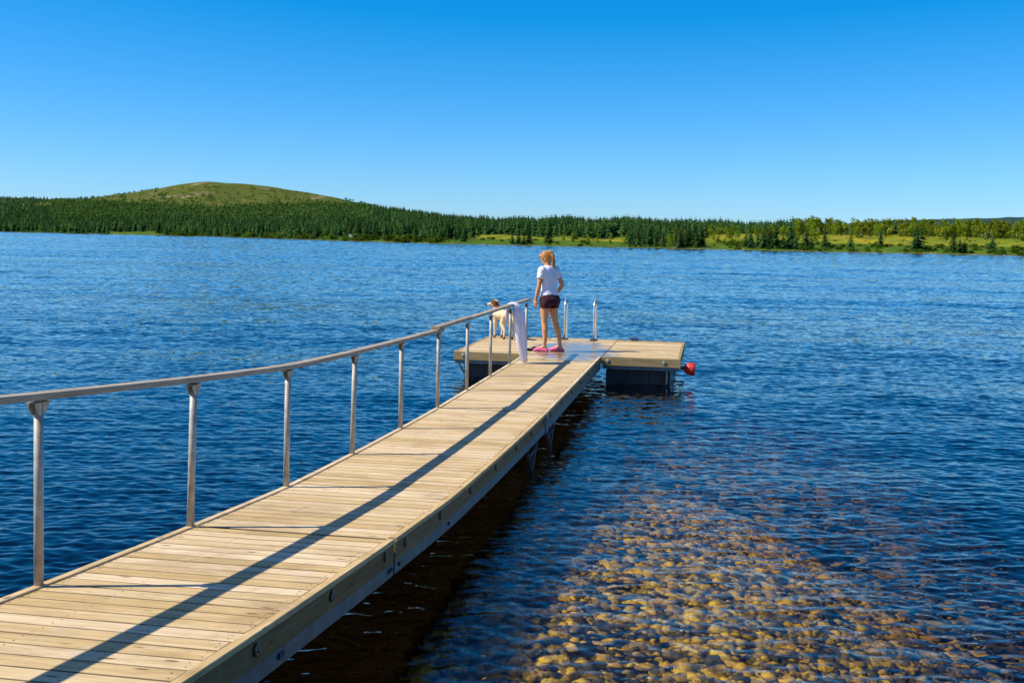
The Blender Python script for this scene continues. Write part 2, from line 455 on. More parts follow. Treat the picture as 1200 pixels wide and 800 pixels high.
# dark nail heads
def sweep(s0, s1, u0, u1, zt, zb, mb=None, step=.25, c=.004, grain=0.0):
    mb = mb or MB(); n = max(2, int((s1-s0)/step)+1); rings = []
    prof = [(u0, zb), (u0, zt-c), (u0+c, zt), (u1-c, zt), (u1, zt-c), (u1, zb)]
    nv = len(mb.v)
    at = []
    for i in range(n):
        s = s0+(s1-s0)*i/(n-1); rings.append([wp(s, u, z) for u, z in prof])
        at += [(s*1.0+grain, z+u*.7+grain*3, grain) for u, z in prof]
    mb.loft(rings); mb.attr[nv:] = at
    return mb
g = 1
for a, b in SEC:
    for side in (0, 1):
        u0, u1 = (0, .048) if side == 0 else (WW-.048, WW)
        g += 1
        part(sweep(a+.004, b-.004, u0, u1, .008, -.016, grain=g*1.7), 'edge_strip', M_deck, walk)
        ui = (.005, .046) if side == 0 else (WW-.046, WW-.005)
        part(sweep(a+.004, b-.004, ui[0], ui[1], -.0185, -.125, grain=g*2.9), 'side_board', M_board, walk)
        m = MB()
        uo = (.006, .014) if side == 0 else (WW-.014, WW-.006)
        sweep(a+.004, b-.004, uo[0], uo[1], -.127, -.20, m, c=.001)
        fl = (.014, .075) if side == 0 else (WW-.075, WW-.014)
        sweep(a+.004, b-.004, fl[0], fl[1], -.190, -.20, m, c=.001)
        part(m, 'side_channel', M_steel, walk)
    for s_ in (a, b):
        for ua in (WW-.052, .049): part(sweep(s_-.05, s_+.05, ua, ua+.003, -.03, -.19, step=.1, c=.0005), 'seam_blocker', M_dark, walk)  # added plates that stop sunlight showing through the section seams
    m = MB()                                            # joists under the planks
    s = a+.3
    while s < b-.1:
        sweep(s, s+.05, .08, WW-.08, -.034, -.12, m, step=.04, c=.001); s += .62
    part(m, 'joists', M_dark, walk)

def washer(mb, s, z, u=WW, sgn=1):
    c = wp(s, u, z); t = DV; up = Vector((0, 0, 1)); rings = []
    for r, d in ((.027, 0), (.027, .006), (.021, .010), (.014, .009), (.0135, .003), (.011, .003), (.011, .014), (.001, .014)):
        rings.append([c + NV*(d*sgn) + (t*math.cos(q*math.pi/8)+up*math.sin(q*math.pi/8))*r for q in range(16)])
    mb.loft(rings)
for s in (3.85, 4.73, 5.63, 6.52, 6.93, 7.8, 8.75, 9.75, 10.75, 11.62, 12.46, 12.95, 13.9, 14.9, 15.9, 16.9, 17.9):
    m = MB(); washer(m, s, -.058); part(m, 'bolt', M_bolt, walk, True)
for s in (4.98, 5.01, 6.60, 6.64, 6.80, 8.05):
    m = MB(); m.box(-.012, .012, 0, .012, -.012, .012, Matrix.Translation(wp(s, WW-.006, -.155)) @ Matrix.Rotation(R(79.8)-R(180), 4, 'Z') @ Matrix.Rotation(R(0), 4, 'X'), c=.003)
    part(m, 'channel_nut', M_dark, walk)

# V brackets beside the joint and the cross tube
def bracket(s0, s1, u):
    m = MB(); zt = -.19; ap = wp((s0+s1)/2, u, 0); ap.z = -.03
    A = wp(s0, u, zt); B = wp(s1, u, zt)
    for p, q in ((A, ap), (B, ap)):
        m.tube([p, q], .018, 6)
    m.tube([A.lerp(ap, .4), B.lerp(ap, .4)], .012, 6)
    m.tube([ap+Vector((0, 0, .03)), ap+Vector((0, 0, -.5))], .02, 8)
    return m
for s0, s1 in ((11.55, 12.25), (12.85, 13.55)):
    for u in (.04, WW-.04): part(bracket(s0, s1, u), 'support_bracket', M_dark, walk)
m = MB()
sweep(12.60, 12.80, WW-.012, WW+.004, -.03, -.215, m, step=.1, c=.002); part(m, 'joint_plate', M_steel, walk)
m = MB(); washer(m, 12.64, -.06, WW+.005); part(m, 'hinge_bolt', M_galv, walk, True)

# posts and handrail
RAILH = .86
posts = [5.172+1.504*i for i in range(-4, 10)]
lean = {0: (-.018, 0), 1: (.006, 0), 3: (.010, .0), 4: (-.006, 0)}
RU = .022
def rail_z(s): return RAILH
pm = None
for i, s in enumerate(posts):
    k = i-4; lx, ly = lean.get(k, (0, 0))
    b = wp(s, RU, -.02); t = wp(s, RU, RAILH-.012) + NV*lx
    m = MB(); m.tube([b, b.lerp(t, .5), t], .0215, 12)
    po = part(m, 'rail_post', M_galv, walk, True)
    m = MB()                                           # gusset plate under the handrail
    c = wp(s, RU, RAILH-.012) + NV*lx
    hw = .052
    for off in (-.018, .018):
        o = NV*off; q = [c-DV*hw, c+DV*hw, c+DV*hw-Vector((0, 0, .018)), c+DV*.022-Vector((0, 0, .060)), c-DV*.022-Vector((0, 0, .060)), c-DV*hw-Vector((0, 0, .018))]
        n = len(q); vs = [p+o+NV*d for d in (-.0025, .0025) for p in q]
        m.add(vs, [tuple(range(n-1, -1, -1)), tuple(range(n, 2*n))]+[(j, (j+1) % n, n+(j+1) % n, n+j) for j in range(n)])
    vs = [c+DV*a*hw+NV*bb*.03+Vector((0, 0, zz)) for zz in (-.004, .0) for bb in (-1, 1) for a in (-1, 1)]
    m.add(vs, [(0, 2, 3, 1), (4, 5, 7, 6), (0, 1, 5, 4), (2, 6, 7, 3), (0, 4, 6, 2), (1, 3, 7, 5)])
    go = m.build('post_bracket', M_galv, po)

def rail_piece(s0, s1, lift, g):
    m = sweep(s0, s1, RU-.047, RU+.047, RAILH+.031+lift, RAILH+.001+lift, step=.2, c=.006, grain=g)
    return m
pieces = [(-1.6, posts[4+3]-.01, 0, 3.1), (posts[4+3]+.0, posts[4+5]+.10, 0.003, 9.7), (posts[4+5]-.16, posts[4+6]+.05, .037, 5.3), (posts[4+6]+.06, S_END+.12, .03, 12.9)]
for a, b, l, g in pieces: part(rail_piece(a, b, l, g), 'handrail', M_rail, walk)

# ------------------------------------------------------------------ floating dock
FL = Vector((-.95, 18.68, 0)); FW, FD, FZ = 3.78, 3.15, .45
dock = empty('floating_dock', FL + NV*FW/2 + DV*FD/2 + Vector((0, 0, FZ)))
tag(dock, 'square plank floating dock on dark pontoons at the end of the walkway', 'dock')
bpy.context.view_layer.update()
def fp(u, v, z=0): return FL + NV*u + DV*v + Vector((0, 0, FZ+z))
UA, UB = 1.225, 2.495
def panel(u0, u1, v0, v1):
    m = MB(); v = v0
    while v + .10 < v1+.02:
        w = min(.1195, v1-v)
        plank(m, fp(u0+random.uniform(0, .004), v, random.uniform(-.002, .002)), NV, DV, u1-u0-random.uniform(0, .004), w, .028)
        v += .124
    return m
for u0, u1 in ((.05, UA-.006), (UA+.006, UB-.008), (UB+.008, FW-.05)):
    part(panel(u0, u1, .052 if u0 != UA+.006 else .03, FD-.05), 'deck_panel', [M_float, M_dark, M_edge], dock)
def fbeam(u0, u1, v0, v1, zt, zb, name, mat, gr=0, c=.004):
    m = MB(); n0 = 0
    m.box(u0, u1, v0, v1, zb, zt, c=c)
    at = [(x+gr, z+y*.7+gr*3 if (u1-u0) > (v1-v0) else z+x*.7+gr*3, gr) if (u1-u0) > (v1-v0) else (y+gr, z+x*.7+gr*3, gr) for x, y, z in m.v]
    m.v = [tuple(fp(x, y, z)) for x, y, z in m.v]; m.attr = at
    return part(m, name, mat, dock)
fbeam(0, UA-.004, 0, .048, .006, -.135, 'edge_board', M_fboard, 21.3)
fbeam(UB+.004, FW, 0, .048, .006, -.135, 'edge_board', M_fboard, 23.9)
fbeam(0, FW, FD-.048, FD, .006, -.135, 'edge_board', M_fboard, 25.1)
fbeam(0, .047, .05, FD-.05, .006, -.135, 'edge_board', M_fboard, 27.7)
fbeam(FW-.047, FW, .05, FD-.05, .006, -.135, 'edge_board', M_fboard, 29.2)
for u0, u1 in ((.02, UA-.02), (UB+.02, FW-.02)):
    fbeam(u0, u1, .02, .07, -.138, -.195, 'frame_channel', M_steel)
for u0, u1 in ((.02, .07), (FW-.07, FW-.02)):
    fbeam(u0, u1, .075, FD-.05, -.138, -.195, 'frame_channel', M_steel)
fbeam(.08, FW-.08, .075, FD-.06, -.04, -.11, 'under_deck', M_dark)
for u0, u1 in ((.16, 1.18), (2.56, FW-.16)):
    m = MB()                                           # ribbed pontoon
    for j in range(3):
        ua = u0+(u1-u0)*j/3; ub = u0+(u1-u0)*(j+1)/3-.007
        m.box(ua, ub, .16, FD-.16, -.50, -.20, c=.02)
        m.box(ua+.12, ub-.12, .152, .17, -.44, -.27, c=.008)
    m.v = [tuple(fp(*p)) for p in m.v]; part(m, 'pontoon', M_pont, dock)
m = MB()
m.tube([fp(.06, .06, -.14), fp(.10, .07, -.24), fp(.17, .1, -.36)], .02, 8); part(m, 'corner_strut', M_galv, dock, True)
m = MB()
m.tube([fp(FW-.22, .12, -.19), fp(FW-.22, .12, -.42)], .014, 8); part(m, 'corner_strut', M_galv, dock, True)
def fwasher(u, z=-.06):
    m = MB(); c = fp(u, 0, z); up = Vector((0, 0, 1)); rings = []
    for r, d in ((.032, 0), (.032, .008), (.024, .012), (.015, .010), (.014, .003), (.011, .003), (.011, .016), (.001, .016)):
        rings.append([c - DV*d + (NV*math.cos(q*math.pi/8)+up*math.sin(q*math.pi/8))*r for q in range(16)])
    m.loft(rings); part(m, 'bolt', M_galv, dock, True)
for u in (.17, 1.16, 2.60, 3.52): fwasher(u)

# small cleat on the far edge
cl = empty('mooring_cleat', fp(2.82, FD-.07, .008))
tag(cl, 'small dark cleat on the far edge of the dock right of the swim ladder', 'cleat')
bpy.context.view_layer.update()
m = MB(); m.box(-.06, .06, -.025, .025, 0, .012, Matrix.Translation(fp(2.82, FD-.07, .007)) @ Matrix.Rotation(R(-10.2), 4, 'Z'), c=.003); part(m, 'base', M_dark, cl)
m = MB(); c0 = fp(2.82, FD-.07, .05); m.tube([c0-NV*.10, c0-NV*.05, c0+NV*.05, c0+NV*.10], [.008, .013, .013, .008], 8)
for q in (-.035, .035): m.tube([c0+NV*q, c0+NV*q-Vector((0, 0, .035))], .012, 8)
part(m, 'horn', M_dark, cl, True)

# swim ladder: two hoops over the far edge with rungs in the water
lad = empty('swim_ladder', fp(1.78, FD, 0)); tag(lad, 'shiny steel swim ladder with two tall hoops at the far edge of the dock', 'ladder')
bpy.context.view_layer.update()
LU = (1.50, 2.065)
for u in LU:
    pts = [fp(u, FD-.26, .01), fp(u, FD-.26, .60)]
    for q in range(1, 8):
        a = math.pi*q/8; pts.append(fp(u, FD-.26+.20*(1-math.cos(a)), .60+.175*math.sin(a)))
    pts += [fp(u, FD+.14, .60), fp(u, FD+.08, .05), fp(u, FD+.08, -1.3)]
    m = MB(); m.tube(pts, .019, 12); part(m, 'hoop_rail', M_chrome, lad, True)
    m = MB(); c0 = fp(u, FD-.26, .007); m.box(-.07, .07, -.055, .055, 0, .014, Matrix.Translation(c0) @ Matrix.Rotation(R(-10.2), 4, 'Z'), c=.003)
    part(m, 'base_plate', M_rub, lad)
for z in (-.25, -.55, -.85, -1.15):
    m = MB(); m.tube([fp(LU[0], FD+.08, z), fp(LU[1], FD+.08, z)], .018, 8); part(m, 'rung', M_chrome, lad, True)

# red fender on the right side of the dock
buoy = empty('fender_buoy', fp(FW, .35, -.17)); tag(buoy, 'red rubber fender sticking out from the right side of the dock', 'fender')
bpy.context.view_layer.update()
m = MB(); rings = []
c0 = fp(FW, .30, -.165)
AX = (NV + Vector((0, 0, -.06))).normalized(); B1 = AX.cross(Vector((0, 0, 1))).normalized(); B2 = AX.cross(B1)
for d, r in ((.055, .03), (.06, .06), (.085, .082), (.13, .098), (.19, .108), (.225, .105), (.235, .09), (.238, .03)):
    rings.append([c0+AX*d+(B1*math.cos(q*math.pi/10)+B2*math.sin(q*math.pi/10))*r for q in range(20)])
m.loft(rings); part(m, 'body', M_red, buoy, True)
m = MB(); m.tube([c0-AX*.002, c0+AX*.03, c0+AX*.062], [.034, .026, .04], 12); part(m, 'neck', M_red, buoy, True)

# ------------------------------------------------------------------ towel and the dark cloth
def fabric(name, col, var=.08, rough=.9):
    k = N(name); co = k.obj(); f = k.noise(co, 60, 4, .7).outputs[0]; f2 = k.noise(co, 9, 3, .6).outputs[0]
    c = k.mix(f2, tuple(x*(1-var) for x in col), tuple(min(1, x*(1+var)) for x in col))
    return k.finish(c, rough, k.bump(f, .3, .003), spec=.15, Sheen_Weight=.15)
M_towel = fabric('white_towel', (.74, .72, .84)); M_cloth = fabric('black_cloth', (.012, .012, .014), .4)
TS = 17.36
def towel():
    m = MB(); rings = []; n = 84
    path = [(-.050, RAILH-.26, .24, .03), (-.052, RAILH-.10, .25, .035), (-.046, RAILH+.02, .26, .03), (-.028, RAILH+.057, .26, .026), (.022, RAILH+.063, .26, .03), (.072, RAILH+.054, .27, .035), (.102, RAILH-.01, .28, .06), (.120, RAILH-.14, .29, .085), (.135, RAILH-.30, .28, .095), (.150, RAILH-.45, .24, .09), (.168, RAILH-.60, .18, .08), (.186, RAILH-.73, .13, .065), (.205, RAILH-.83, .09, .05), (.213, RAILH-.852, .06, .03)]
    ctr = [Vector((u, z, 0)) for u, z, w, t in path]
    for i, (u, z, w, th) in enumerate(path):
        tg = (ctr[min(i+1, len(ctr)-1)]-ctr[max(i-1, 0)]).normalized(); nm = Vector((-tg.y, tg.x, 0))
        s = TS + max(0, i-6)*.022; r = []
        for k in range(n):
            a = 2*math.pi*k/n; e = math.cos(a)*w/2
            f = (.020*math.sin(11.2*math.cos(a)+i*.16)+.012*math.sin(23*math.cos(a)-i*.21+1.0))*(1 if math.sin(a) > 0 else -.8)
            d = math.sin(a)*th*(.75 if i > 5 else .5) + f*(1 if i > 5 else .3)
            c = ctr[i]+nm*d
            r.append(wp(s, c.x, c.y)+DV*e)
        rings.append(r)
    m.loft(rings); return m
tw = towel().build('towel', M_towel, None, True)
sb = tw.modifiers.new('s', 'SUBSURF'); sb.levels = 1; sb.render_levels = 1
tag(tw, 'white towel hung over the far end of the handrail with its tail on the deck', 'towel')

m = MB(); cpos = Vector((.40, 19.03, FZ))
for i in range(9):
    m.ellipsoid((cpos.x+random.uniform(-.10, .10), cpos.y+random.uniform(-.05, .05), FZ+.018+random.uniform(0, .035)), (random.uniform(.035, .06), random.uniform(.03, .05), random.uniform(.014, .026)), Matrix.Rotation(random.uniform(0, 3), 3, 'Z'), 12, 8)
me = remeshed('crumpled_cloth', m, .008, 2)
for v in me.vertices: v.co.z += .008*mnoise.noise(v.co*40)
tag(link('crumpled_cloth', me, M_cloth, None, True), 'small crumpled black cloth lying on the deck beside pink shoes', 'cloth')

# ------------------------------------------------------------------ person
def skin_mat():
    k = N('tanned_skin'); co = k.obj(); f = k.noise(co, 7, 4, .6).outputs[0]
    c = k.mix(f, (.58, .245, .10), (.72, .34, .15))
    return k.finish(c, .5, k.bump(k.noise(co, 90, 3).outputs[0], .06, .002), spec=.35, Subsurface_Weight=.08, Subsurface_Radius=(.012, .005, .003))
M_skin = skin_mat(); M_shirt = fabric('white_tshirt', (.74, .73, .80), .05); M_short = fabric('maroon_shorts', (.045, .010, .018), .25)
M_pink = simple('pink_foam', (.85, .12, .28), .55, .12, 30)
def hair_mat():
    k = N('blonde_hair'); co = k.obj(); f = k.noise(k.mapping(co, (70, 70, 6)), 1, 4, .6, .4).outputs[0]
    c = k.mix(k.ramp(f, [(.32, 0.0), (.68, 1.0)]), (.17, .045, .008), (.74, .31, .065))
    return k.finish(c, .45, k.bump(f, .6, .006), spec=.4)
M_hair = hair_mat()

def ring(c, rx, ry, n=20, tilt=None, sq=2.3):
    out = []
    for k in range(n):
        a = 2*math.pi*k/n; ca, sa = math.cos(a), math.sin(a)
        p = Vector((rx*math.copysign(abs(ca)**(2/sq), ca), ry*math.copysign(abs(sa)**(2/sq), sa), 0))
        if tilt is not None: p = tilt @ p
        out.append(Vector(c)+p)
    return out
def limb(m, pts):
    """pts: (x, y, z, r) joints; densified with smooth radii"""
    P = []; Rr = []
    for i in range(len(pts)-1):
        for q in range(5):
            t = q/5; P.append(Vector(pts[i][:3]).lerp(Vector(pts[i+1][:3]), t)); Rr.append(pts[i][3]+(pts[i+1][3]-pts[i][3])*t)
    P.append(Vector(pts[-1][:3])); Rr.append(pts[-1][3])
    m.tube(P, Rr, 14); m.ellipsoid(pts[-1][:3], (pts[-1][3],)*3, None, 12, 8); m.ellipsoid(pts[0][:3], (pts[0][3],)*3, None, 12, 8)

gp = Vector((.655, 18.98, FZ+.022))
girl = empty('person', gp, R(37))
tag(girl, 'person with blonde ponytail in white t-shirt and dark maroon shorts looking down from the dock', 'person')

TORSO = [(0, .005, .80, .150, .100), (0, -.012, .88, .168, .118), (0, -.010, .95, .158, .112), (-.002, 0, 1.03, .130, .094), (-.004, .004, 1.10, .122, .088), (-.006, .010, 1.20, .136, .100), (-.010, .008, 1.29, .150, .100), (-.014, .004, 1.36, .140, .082), (-.016, .004, 1.405, .095, .065), (-.018, .008, 1.43, .055, .052)]
LA = [(-.158, .002, 1.365, .052), (-.195, .005, 1.23, .043), (-.215, .015, 1.09, .036), (-.222, .05, .97, .033), (-.222, .085, .865, .024)]
RA = [(.130, -.002, 1.365, .052), (.185, -.035, 1.24, .043), (.235, -.065, 1.115, .036), (.225, .01, 1.02, .033), (.185, .085, .935, .024)]
HIPL, HIPR = (-.085, 0, .84), (.085, 0, .84)
LL = [(-.085, -.005, .84, .088), (-.088, .005, .68, .078), (-.082, .012, .47, .052), (-.082, -.006, .36, .054), (-.075, .0, .20, .038), (-.071, .018, .07, .031)]
RL = [(.085, -.005, .84, .088), (.100, .0, .68, .078), (.130, -.02, .47, .052), (.150, -.05, .36, .054), (.178, -.075, .20, .038), (.192, -.085, .07, .031)]
FDIR = Vector((-.60, .80, 0)); FPERP = Vector((.80, .60, 0))
def hand(m, w, d, palm_n, curl):
    """w wrist, d pointing direction, palm_n the way the palm faces"""
    w = Vector(w); d = Vector(d).normalized(); pn = Vector(palm_n); pn = (pn-d*pn.dot(d)).normalized(); sd = d.cross(pn)
    rot = Matrix((sd, d, pn)).transposed()
    m.ellipsoid(w+d*.045, (.038, .052, .016), rot, 16, 10)
    for i, (off, ln) in enumerate(((-.028, .062), (-.010, .074), (.009, .070), (.027, .056))):
        b = w+d*.078+sd*off; p1 = b+(d*math.cos(curl*.5)+pn*math.sin(curl*.5))*ln*.5
        p2 = p1+(d*math.cos(curl*1.4)+pn*math.sin(curl*1.4))*ln*.32; p3 = p2+(d*math.cos(curl*2)+pn*math.sin(curl*2))*ln*.22
        m.tube([b-d*.02, p1, p2, p3], [.0092, .0088, .0080, .0065], 8)
    t0 = w+d*.025-sd*.028; t1 = t0-sd*.026+d*.028+pn*.008; t2 = t1-sd*.006+d*.03+pn*.014
    m.tube([t0, t1, t2], [.012, .0105, .0085], 8)
def body():
    m = MB()
    m.loft([ring((x, y, z), a*.95, b*.95) for x, y, z, a, b in TORSO])
    limb(m, [(-.016, .008, 1.40, .052), (-.022, .030, 1.46, .048), (-.028, .05, 1.53, .047)])
    limb(m, LA); limb(m, RA); limb(m, LL); limb(m, RL)
    m.ellipsoid((-.085, -.05, .84), (.080, .070, .080)); m.ellipsoid((.085, -.05, .84), (.080, .070, .080))
    for an in (LL[-1], RL[-1]):
        a = Vector(an[:3]); m.tube([a+Vector((0, 0, -.005)), a-FDIR*.03+Vector((0, 0, -.045)), ], [.032, .028], 12)
        m.tube([a+Vector((0, 0, -.01)), a+FDIR*.07+Vector((0, 0, -.035)), a+FDIR*.15+Vector((0, 0, -.05))], [.032, .032, .024], 12)
    hand(m, LA[-1][:3], (0.0, .18, -1), (.9, .25, 0), .45)
    hand(m, RA[-1][:3], (-.75, .35, -.75), (-.4, -.9, .0), .35)
    hc = HC; 
    m.ellipsoid(hc, (.073, .092, .100), HR)
    m.ellipsoid(hc+HR @ Vector((0, .030, -.055)), (.054, .062, .058), HR)       # jaw
    m.ellipsoid(hc+HR @ Vector((0, .076, -.092)), (.022, .018, .018), HR, 10, 8)  # chin
    m.tube([hc+HR @ Vector((0, .088, .005)), hc+HR @ Vector((0, .108, -.034))], [.008, .014], 8)
    m.ellipsoid(hc+HR @ Vector((0, .091, -.062)), (.024, .010, .008), HR, 10, 8)
    for sgn in (-1, 1): m.ellipsoid(hc+HR @ Vector((sgn*.074, -.005, -.022)), (.010, .022, .032), HR, 10, 8)
    me = remeshed('person_body', m, .0062, 5); return me
HC = Vector((-.036, .072, 1.580)); HR = Matrix.Rotation(R(30), 3, 'Z') @ Matrix.Rotation(R(-33), 3, 'X')
link('body', body(), M_skin, girl, True)
M_iris = simple('dark_iris', (.05, .035, .025), .2)
for sgn in (-1, 1): MB().ellipsoid(HC+HR @ Vector((sgn*.030, .082, -.006)), (.011, .008, .007), HR, 10, 8).build('eye', M_iris, girl, True)
# t-shirt
m = MB()
SH = [(0, -.008, .905, .176, .126), (0, -.008, .96, .170, .124), (0, 0, 1.03, .150, .112), (-.004, .004, 1.10, .142, .104), (-.006, .010, 1.20, .152, .113), (-.010, .008, 1.29, .164, .112), (-.013, .004, 1.355, .158, .094), (-.015, .002, 1.395, .135, .084), (-.017, .004, 1.425, .098, .072), (-.018, .010, 1.447, .062, .060)]
m.loft([ring((x, y, z), a, b) for x, y, z, a, b in SH])
def sleeve(A):
    a, b = Vector(A[0][:3]), Vector(A[1][:3]); e = a.lerp(b, 1.05)
    m.ellipsoid(a+Vector((0, 0, -.004)), (.080, .072, .078)); m.tube([a+(a-b)*.12, a, a.lerp(e, .5), e], [.068, .080, .068, .069], 16)
sleeve(LA); sleeve(RA)
me = remeshed('tshirt', m, .0075, 3)
for v in me.vertices:
    f = mnoise.noise(Vector((v.co.x*9+v.co.z*5, v.co.y*9, v.co.z*12)))*.5+mnoise.noise(Vector((v.co.x*20, v.co.y*20+v.co.z*11, v.co.z*26)))*.3
    v.co += v.normal*f*.011
link('tshirt', me, M_shirt, girl, True)
# shorts
m = MB()
m.loft([ring((x, y, z), a, b) for x, y, z, a, b in ((0, -.025, .80, .176, .150), (0, -.025, .88, .184, .152), (0, -.010, .95, .166, .122), (0, -.005, .985, .156, .115))])
m.ellipsoid((-.085, -.055, .835), (.098, .092, .10)); m.ellipsoid((.085, -.055, .835), (.098, .092, .10))
for L_ in (LL, RL):
    a, b = Vector(L_[0][:3]), Vector(L_[1][:3]); m.tube([a, a.lerp(b, .35), a.lerp(b, .72)], [.103, .101, .099], 18)
me = remeshed('shorts', m, .0075, 3)
for v in me.vertices: v.co += v.normal*.006*mnoise.noise(v.co*16)
link('shorts', me, M_short, girl, True)
# hair
m = MB()
m.ellipsoid(HC+HR @ Vector((0, -.018, .018)), (.084, .092, .098), HR)
m.ellipsoid(HC+HR @ Vector((0, .045, .062)), (.062, .050, .042), HR)
for sgn in (-1, 1): m.ellipsoid(HC+HR @ Vector((sgn*.068, .012, .010)), (.014, .045, .050), HR)
tie = HC+HR @ Vector((.0, -.108, .045))
m.ellipsoid(tie, (.028, .028, .028))
for i in range(22):
    a = random.uniform(0, 6.28); rr = random.uniform(0, .028); o = Vector((math.cos(a)*rr, math.sin(a)*rr, 0)); ln = random.uniform(.21, .30)
    w = Vector((random.uniform(-.02, .03), random.uniform(-.02, .02), 0))
    m.tube([tie, tie+Vector((.008, -.045, .012))+o*.6, tie+Vector((.022, -.072, -.06))+o*1.1+w*.3, tie+Vector((.034, -.070, -.06-ln*.5))+o*1.2+w, tie+Vector((.045, -.055, -.05-ln))+o*.8+w*1.5], [.014, .017, .016, .013, .004], 7)
for i in range(26):
    q = HC+HR @ Vector((random.uniform(-.07, .07), random.uniform(-.09, -.02), random.uniform(-.02, .09))); w = Vector((random.uniform(-.03, .03), random.uniform(-.05, .01), 0))
    m.tube([q, q+w*.6+Vector((0, -.015, -.03)), q+w+Vector((.005, -.02, -random.uniform(.07, .13)))], [.008, .0065, .003], 6)
me = remeshed('hair', m, .0058, 2)
for v in me.vertices: v.co += v.normal*.005*mnoise.noise(Vector((v.co.x*60, v.co.y*60, v.co.z*9)))
link('hair', me, M_hair, girl, True)
# pink clogs
for an in (LL[-1], RL[-1]):
    a = Vector((an[0], an[1], -.022)); m = MB(); rings = []
    for t, w, h0, h1 in ((-.075, .020, 0, .030), (-.062, .034, 0, .050), (-.03, .040, 0, .052), (.02, .040, 0, .048), (.06, .044, 0, .082), (.11, .049, 0, .076), (.155, .046, 0, .058), (.185, .034, .004, .040), (.20, .014, .008, .028)):
        c = a+FDIR*t; r = []
        for k in range(16):
            q = 2*math.pi*k/16; r.append(c+FPERP*(w*math.cos(q))+Vector((0, 0, (h0+h1)/2+(h1-h0)/2*math.copysign(abs(math.sin(q))**.7, math.sin(q)))))
        rings.append(r)
    m.loft(rings); o = m.build('clog', M_pink, girl, True)
    o.modifiers.new('s', 'SUBSURF').render_levels = 1

# ------------------------------------------------------------------ dog
dog = empty('dog', (-.14, 21.22, FZ), R(27))
tag(dog, 'cream white dog with brown ears standing at the far left corner of the dock', 'dog')
DH = Vector((-.01, .335, .665)); DR = Matrix.Rotation(R(54), 3, 'Z') @ Matrix.Rotation(R(-6), 3, 'X')
def dogmesh():
    m = MB()
    prof = [(-.315, .46, .030, .035), (-.30, .455, .075, .080), (-.22, .445, .098, .112), (-.10, .452, .092, .095), (.02, .440, .100, .110), (.14, .430, .112, .135), (.22, .440, .105, .130), (.285, .465, .070, .085), (.305, .47, .03, .04)]
    m.loft([[Vector((rx*.80*math.cos(a), y, z+.022+rz_*.80*math.sin(a))) for a in [2*math.pi*k/18 for k in range(18)]] for y, z, rx, rz_ in prof])
    limb(m, [(0, .20, .48, .098), (-.004, .28, .57, .076), (-.01, .325, .645, .064)])
    m.ellipsoid(DH, (.068, .084, .066), DR)
    limb(m, [tuple(DH+DR @ Vector((0, .05, -.012)))+(.040,), tuple(DH+DR @ Vector((0, .122, -.024)))+(.034,), tuple(DH+DR @ Vector((0, .162, -.026)))+(.026,)])
    for sgn in (-1, 1):
        e = DH+DR @ Vector((sgn*.064, -.018, .028)); m.ellipsoid(e+DR @ Vector((sgn*.020, 0, -.036)), (.015, .038, .058), DR, 12, 8)
        limb(m, [(sgn*.080, .19, .42, .062), (sgn*.082, .165, .28, .040), (sgn*.078, .185, .14, .026), (sgn*.078, .19, .045, .025)])
        m.ellipsoid((sgn*.078, .215, .024), (.030, .042, .024))
        lx = sgn*.085
        limb(m, [(sgn*.060, -.20, .44, .078), (lx, -.145, .29, .060), (lx, -.245, .165, .028), (lx, -.225, .05, .024)])
        m.ellipsoid((lx, -.205, .024), (.029, .042, .024))
    limb(m, [(0, -.30, .50, .026), (0, -.37, .46, .022), (.01, -.42, .38, .018), (.015, -.43, .31, .008)])
    me = remeshed('dog_body', m, .0075, 4)
    inv = DR.inverted(); idx = []
    for p in me.polygons:
        c = p.center; h = inv @ (c-DH); k = 0
        nz = mnoise.noise(c*14)*.02
        if abs(h.x) > .046+nz and h.z < .065 and h.y < .045 and c.z > .58: k = 1
        elif (h-Vector((-.045, .05, .03))).length < .055+nz and c.z > .6: k = 1
        elif h.y > .158 and c.z > .58: k = 2
        elif c.z < .055: k = 3
        idx.append(k)
    me2 = me
    for v in me.vertices: v.co += v.normal*.004*mnoise.noise(Vector((v.co.x*50, v.co.y*50, v.co.z*22)))
    return me2, idx
def fur(name, col):
    k = N(name); co = k.obj(); f = k.noise(k.mapping(co, (60, 60, 24)), 1, 4, .65).outputs[0]; f2 = k.noise(co, 6, 3).outputs[0]
    c = k.mix(f2, tuple(x*.85 for x in col), tuple(min(1, x*1.1) for x in col))
    return k.finish(c, .85, k.bump(f, .5, .006), spec=.15)
me, idx = dogmesh()
o = link('body', me, [fur('cream_fur', (.74, .55, .34)), fur('brown_fur', (.15, .055, .018)), fur('dog_nose', (.03, .02, .02)), fur('paw_fur', (.22, .13, .07))], dog, True)
o.data.polygons.foreach_set('material_index', idx); o.data.update()
for sgn in (-1, 1): MB().ellipsoid(DH+DR @ Vector((sgn*.030, .058, .012)), (.008, .007, .008), DR, 10, 8).build('eye', M_rub, dog, True)
